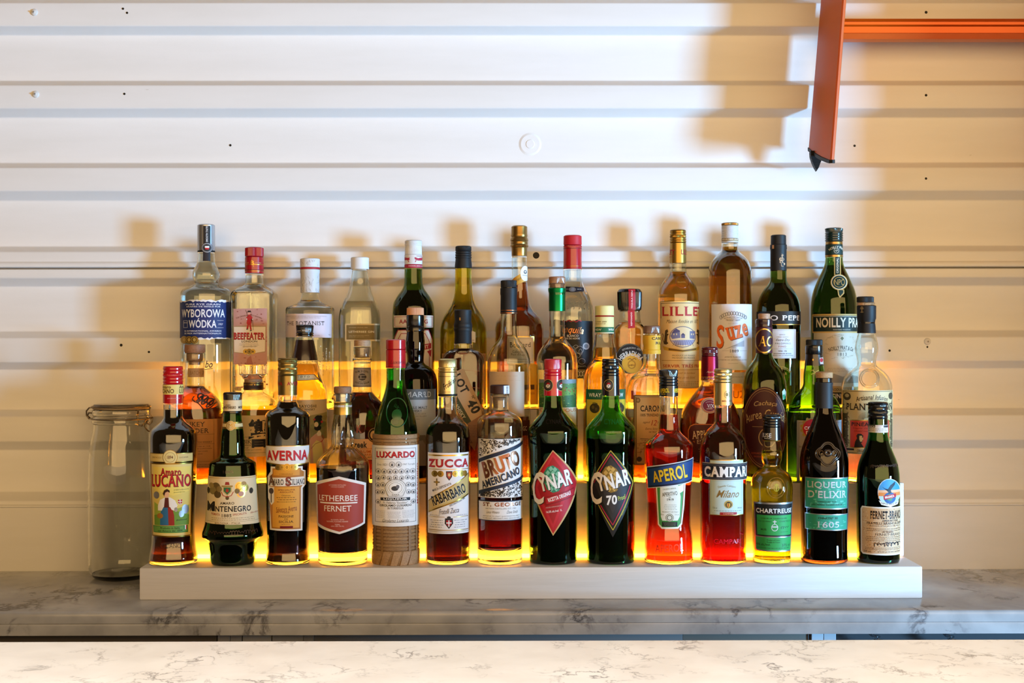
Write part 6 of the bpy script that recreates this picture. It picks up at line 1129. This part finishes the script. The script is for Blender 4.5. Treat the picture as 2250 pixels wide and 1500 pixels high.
for sx, cx_ in ((1, 238), (-1, 506)):
    ll += [(P_, [(cx_-16*sx, 1070), (cx_-8*sx, 1000), (cx_-4*sx, 960), (cx_+14*sx, 950), (cx_+20*sx, 968), (cx_+10*sx, 985), (cx_+26*sx, 990), (cx_+14*sx, 1004), (cx_+10*sx, 1050), (cx_+22*sx, 1064), (cx_+4*sx, 1076)], '4A3A1E'), (L_, [(cx_-14*sx, 1060), (cx_-24*sx, 1030), (cx_-18*sx, 1000), (cx_-26*sx, 985)], 5, '4A3A1E')]
ll += [(P_, [(216, 1085), (262, 1100), (374, 1118), (480, 1100), (520, 1080), (520, 1112), (480, 1124), (374, 1136), (262, 1126), (226, 1118)], 'C89A30'), (P_, [(262, 1104), (374, 1121), (480, 1104), (480, 1118), (374, 1131), (262, 1121)], '6A4A14'), (T, 'PRODUCT OF FRANCE', 380, 1164, 180, 12, '6A5A3A', dict(b=.02)), (T, 'PRODUIT EN FRANCE', 380, 1183, 180, 12, '6A5A3A', dict(b=.02)), (L_, [(205, 1204), (520, 1204)], 3, '8A5A20'), (T, 'SERVIR TRÈS FRAIS', 366, 1246, 300, 32, 'A83A1C', dict(b=.03)), (L_, [(205, 1280), (520, 1280)], 3, '8A5A20'), (T, "L'apéritif de bordeaux", 385, 1308, 180, 22, 'A86A3A', dict(it=.5)), (T, 'de Lillet un vin blond', 380, 1342, 190, 22, 'A86A3A', dict(it=.5)), (FT, 210, 1372, 515, 1412, 3, '6A5A3A'), (L_, [(205, 1420), (520, 1420)], 3, '8A5A20')]
b.label('main_label', ll)
# 39 ----------------------------------------------- amber gentian
b = Bottle('aperitif_bottle', 2, 'T4', 765, [(235, 67), (285, 68), (308, 74), (325, 92), (345, 116), (375, 142), (415, 162), (460, 174), (520, 179), (1560, 179)],
    'tallest straight amber brown bottle with ribbed white cap and white label in orange capitals', 'clear', 'B87C1C', 272, base=10)
b.cap('cap_disc', 'm:A8844A', [(72, 64), (78, 69), (94, 69)], kn=[(79, 92)]); b.cap('screw_cap', 'D4D4D8', [(94, 68), (100, 69), (202, 69)], thr=(98, 200, 8)); b.cap('neck_band', 'B09868', [(202, 69.5), (222, 69.5)]); b.cap('neck_trim', 'D4D4D8', [(222, 69), (236, 68.5)])
b.label('band_print', [(T, 'DEPUIS 1889', 745, 212, 90, 12, 'ECE8E0', dict(b=.02)), (T, 'SUZE', 818, 212, 30, 12, 'ECE8E0')], on='neck_band')
b.label('main_label', [(R_, 616, 746, 942, 1282, 'DAD8DC')] + [(O_, 790+112*math.sin(a), 880-90*math.cos(a)*.72+6, 11, 17, 4, '7A7A7E') for a in [-1.05+.19*i for i in range(12)]] + [(T, 'GRAND PRIX HORS CONCOURS', 790, 852, 150, 9, '4A4A4E', dict(arc=240)), (T, 'MÉDAILLES & DIPLÔMES', 790, 866, 120, 8, '4A4A4E', dict(arc=240)), (T, 'PARIS 1889', 790, 880, 100, 8, '4A4A4E'), (SG, 750, 905, 830, 12, 1.5, 'B8B8BC'),
    (T, 'S', 686, 1010, 64, 190, 'E0661A', dict(b=.03, sf=True, rot=2, sh=(4, '2A2420'))), (T, 'uze', 830, 970, 196, 108, 'E0661A', dict(b=.045, sf=True, rot=-14, sh=(4, '2A2420'), raw=1, grow=-.1)),
    (P_, [(706, 1120), (878, 1040), (878, 1092), (790, 1092), (850, 1066)], 'A8A8AC'), (T, 'DEPUIS', 798, 1102, 34, 7, '3A3A3E'), (T, '1889', 799, 1127, 70, 24, '1E1E22', dict(sf=True)), (L_, [(702, 1126), (758, 1126)], 2, '8A8A8E'), (L_, [(842, 1126), (900, 1126)], 2, '8A8A8E'), (T, 'APÉRITIF ÉLABORÉ', 786, 1175, 130, 12, '2A2A2E', dict(sf=True)), (T, 'À PARTIR DE GENTIANES JAUNES', 786, 1200, 228, 12, '2A2A2E', dict(sf=True)), (L_, [(750, 1228), (830, 1228)], 2, '8A8A8E')])
b.label('lower_label', [(R_, 616, 1300, 942, 1392, 'D0C8C4'), (T, 'LA TRADITION SUZE', 800, 1338, 180, 9, '5A4A44')])
b.label('embossed_lettering', [(T, 'SUZE', 830, 1480, 160, 60, 'g:C07A28')] + [(T, '111 114', 786, y, 26, 9, 'g:B89A70', dict(rot=0)) for y in (495, 525, 555, 632, 660, 712)])
# 40 ----------------------------------------------- fino sherry
b = Bottle('wine_bottle', 2, 'T4', 1165, [(465, 66), (540, 68), (565, 76), (590, 94), (625, 122), (665, 146), (710, 164), (760, 174), (820, 178), (1560, 177)],
    'dark green sherry bottle with black capsule, black name band and small white label', 'dgreen', '6E7A24', 572, base=9)
b.cap('screw_cap', '1A1A1B', [(172, 58), (178, 62), (250, 63)]); b.cap('capsule', '1B1B1C', [(248, 64), (254, 68), (286, 69), (294, 66), (470, 66)])
b.label('capsule_mark', [(R_, 1115, 258, 1130, 288, 'C89A70'), (T, 'R', 1190, 384, 30, 44, 'C8A884', dict(b=.03)), (L_, [(1194, 332), (1196, 362)], 6, 'C8A884'), (L_, [(1186, 350), (1206, 340)], 5, 'C8A884'), (O_, 1190, 376, 20, 14, 4, 'C8A884'), (L_, [(1186, 400), (1188, 432), (1206, 432)], 4, 'C8A884'), (E_, 1212, 414, 6, 10, 'C8A884')], on='capsule')
b.label('name_band', [(R_, 975, 804, 1352, 912, '1C1C1C'), (R_, 975, 909, 1352, 915, 'gold'), (T, 'TIO PEPE', 1180, 858, 300, 42, 'E4DEDA', dict(b=.02, sf=True))])
b.label('main_label', [(R_, 1096, 950, 1303, 1187, 'DADADE'), (FR, 1104, 960, 1294, 1178, 2, '8A8A90'), (T, 'JEREZ', 1195, 996, 46, 9, '5A5A60'), (T, 'XÉRÈS SHERRY', 1198, 1013, 100, 9, '8A7A70'), (T, 'Extra Dry', 1200, 1040, 112, 24, '2A2A2E', dict(it=.45)), (T, 'PALOMINO', 1200, 1066, 122, 13, '4A4A50', dict(sp=1.2)), (T, 'FINO', 1196, 1091, 58, 14, '9A3A30', dict(sp=1.2)), (FT, 1120, 1106, 1280, 1114, 1, '8A8A90'), (T, 'WINE - VIN', 1196, 1128, 68, 10, '1E1E22', dict(b=.03)), (T, 'GONZALEZ BYASS', 1196, 1148, 140, 9, '2A2A2E', dict(b=.03)), (T, 'JEREZ DE LA FRONTERA', 1200, 1164, 164, 9, '2A2A2E', dict(b=.03))])
b.label('gold_arc_lettering', [(T, 'GONZALEZBYASS', 1180, 1262, 180, 22, 'B8A058', dict(b=.03, arc=110)), (T, '&', 1222, 1310, 18, 20, 'B8A058')])
# 41 ----------------------------------------------- green vermouth
b = Bottle('wine_bottle', 2, 'T5', 723, [(355, 70), (400, 74), (440, 86), (490, 108), (540, 132), (590, 153), (640, 170), (700, 183), (770, 189), (860, 190), (1560, 188)],
    'green vermouth bottle with round green medallion hanging from its neck band and black banner label', 'dgreen', '5A6A22', 424, base=9)
b.cap('screw_cap', 'g:0C2A2A', [(114, 68), (121, 73), (224, 73), (228, 70)], thr=(150, 226, 4), kn=[(122, 148)])
b.cap('neck_trim', 'm:B08C50', [(228, 69), (251, 70)]); b.cap('neck_sleeve', '10302C', [(251, 70), (336, 72)]); b.cap('neck_foot', 'm:B08C50', [(336, 72.5), (356, 73)])
b.label('neck_print', [(T, 'NOILLY PRAT', 737, 276, 116, 20, 'DCD8C4', dict(b=.03, arc=120)), (O_, 742, 305, 21, 22, 3, 'C8C4B0'), (T, 'NP', 742, 305, 22, 18, 'C8C4B0')], on='neck_sleeve')
b.label('ribbon_tag', [(P_, [(724, 357), (777, 357), (777, 510), (724, 510)], 'C0A060'), (P_, [(732, 357), (769, 357), (769, 505), (732, 505)], '10302C'), (T, 'ORIGINAL', 750, 428, 128, 18, 'DCD8C4', dict(b=.03, rot=-90, raw=1)), (P_, [(748, 622), (803, 628), (803, 660), (768, 697), (755, 672)], 'C0A060'), (P_, [(757, 628), (796, 634), (794, 656), (770, 684), (762, 664)], '10302C'), (E_, 763, 567, 67, 66, 'C0A060'), (E_, 763, 567, 61, 60, 'D8D0B8'), (E_, 763, 567, 56, 55, '10302C'), (O_, 763, 567, 44, 43, 4, 'C0A060'), (T, 'NPC', 763, 567, 74, 48, 'C0A060', dict(b=-.01))])
npf = [(R_, 548, 826, 930, 980, 'C0A060'), (R_, 556, 840, 930, 968, '0E2420'), (L_, [(560, 846), (930, 846)], 3, 'D8D0B8'), (T, 'NOILLY PRAT', 752, 896, 340, 80, 'DCD0B8', dict(b=.045)), (T, 'REGISTERED TRADEMARK', 784, 954, 136, 8, 'C8C0A8'),
    (R_, 560, 980, 930, 1412, 'C4BAA6'), (P_, [(786, 1008), (800, 1024), (786, 1042), (772, 1024)], '6A6A4A'), (T, 'NOILLY PRAT & Cie', 776, 1100, 196, 32, '1E1A18', dict(b=.02, arc=330)), (SG, 690, 1122, 868, 7, 1.5, '8A8070'), (T, 'MARSEILLAN', 786, 1128, 50, 7, '4A443C'), (T, '1813', 786, 1154, 70, 26, '1E1A18', dict(sp=1.25))]
for i in range(40):
    a = rn.uniform(0, 6.28); x = 775+125*math.cos(a); y = 1090+95*math.sin(a); npf.append((L_, [(x, y), (x+rn.uniform(-24, 24), y+rn.uniform(-10, 10)), (x+rn.uniform(-30, 30), y+rn.uniform(-16, 16))], 1.8, rn.choice(['A09680', '8E846E'])))
npf += [(FT, 660, 1262, 900, 1300, 3, '8A8070'), (P_, [(650, 1340), (720, 1310), (790, 1335), (860, 1315), (915, 1335), (915, 1385), (650, 1385)], '8E877A'), (R_, 560, 1412, 930, 1462, 'A8864E'), (T, 'FRANCE - PRODUCE OF FRANCE', 745, 1440, 300, 22, '1A1612', dict(b=.03)), (R_, 560, 1462, 930, 1560, '14120E'), (T, 'ORIGINAL DRY', 760, 1492, 250, 38, 'DCD0B8', dict(b=.03))]
b.label('main_label', npf)
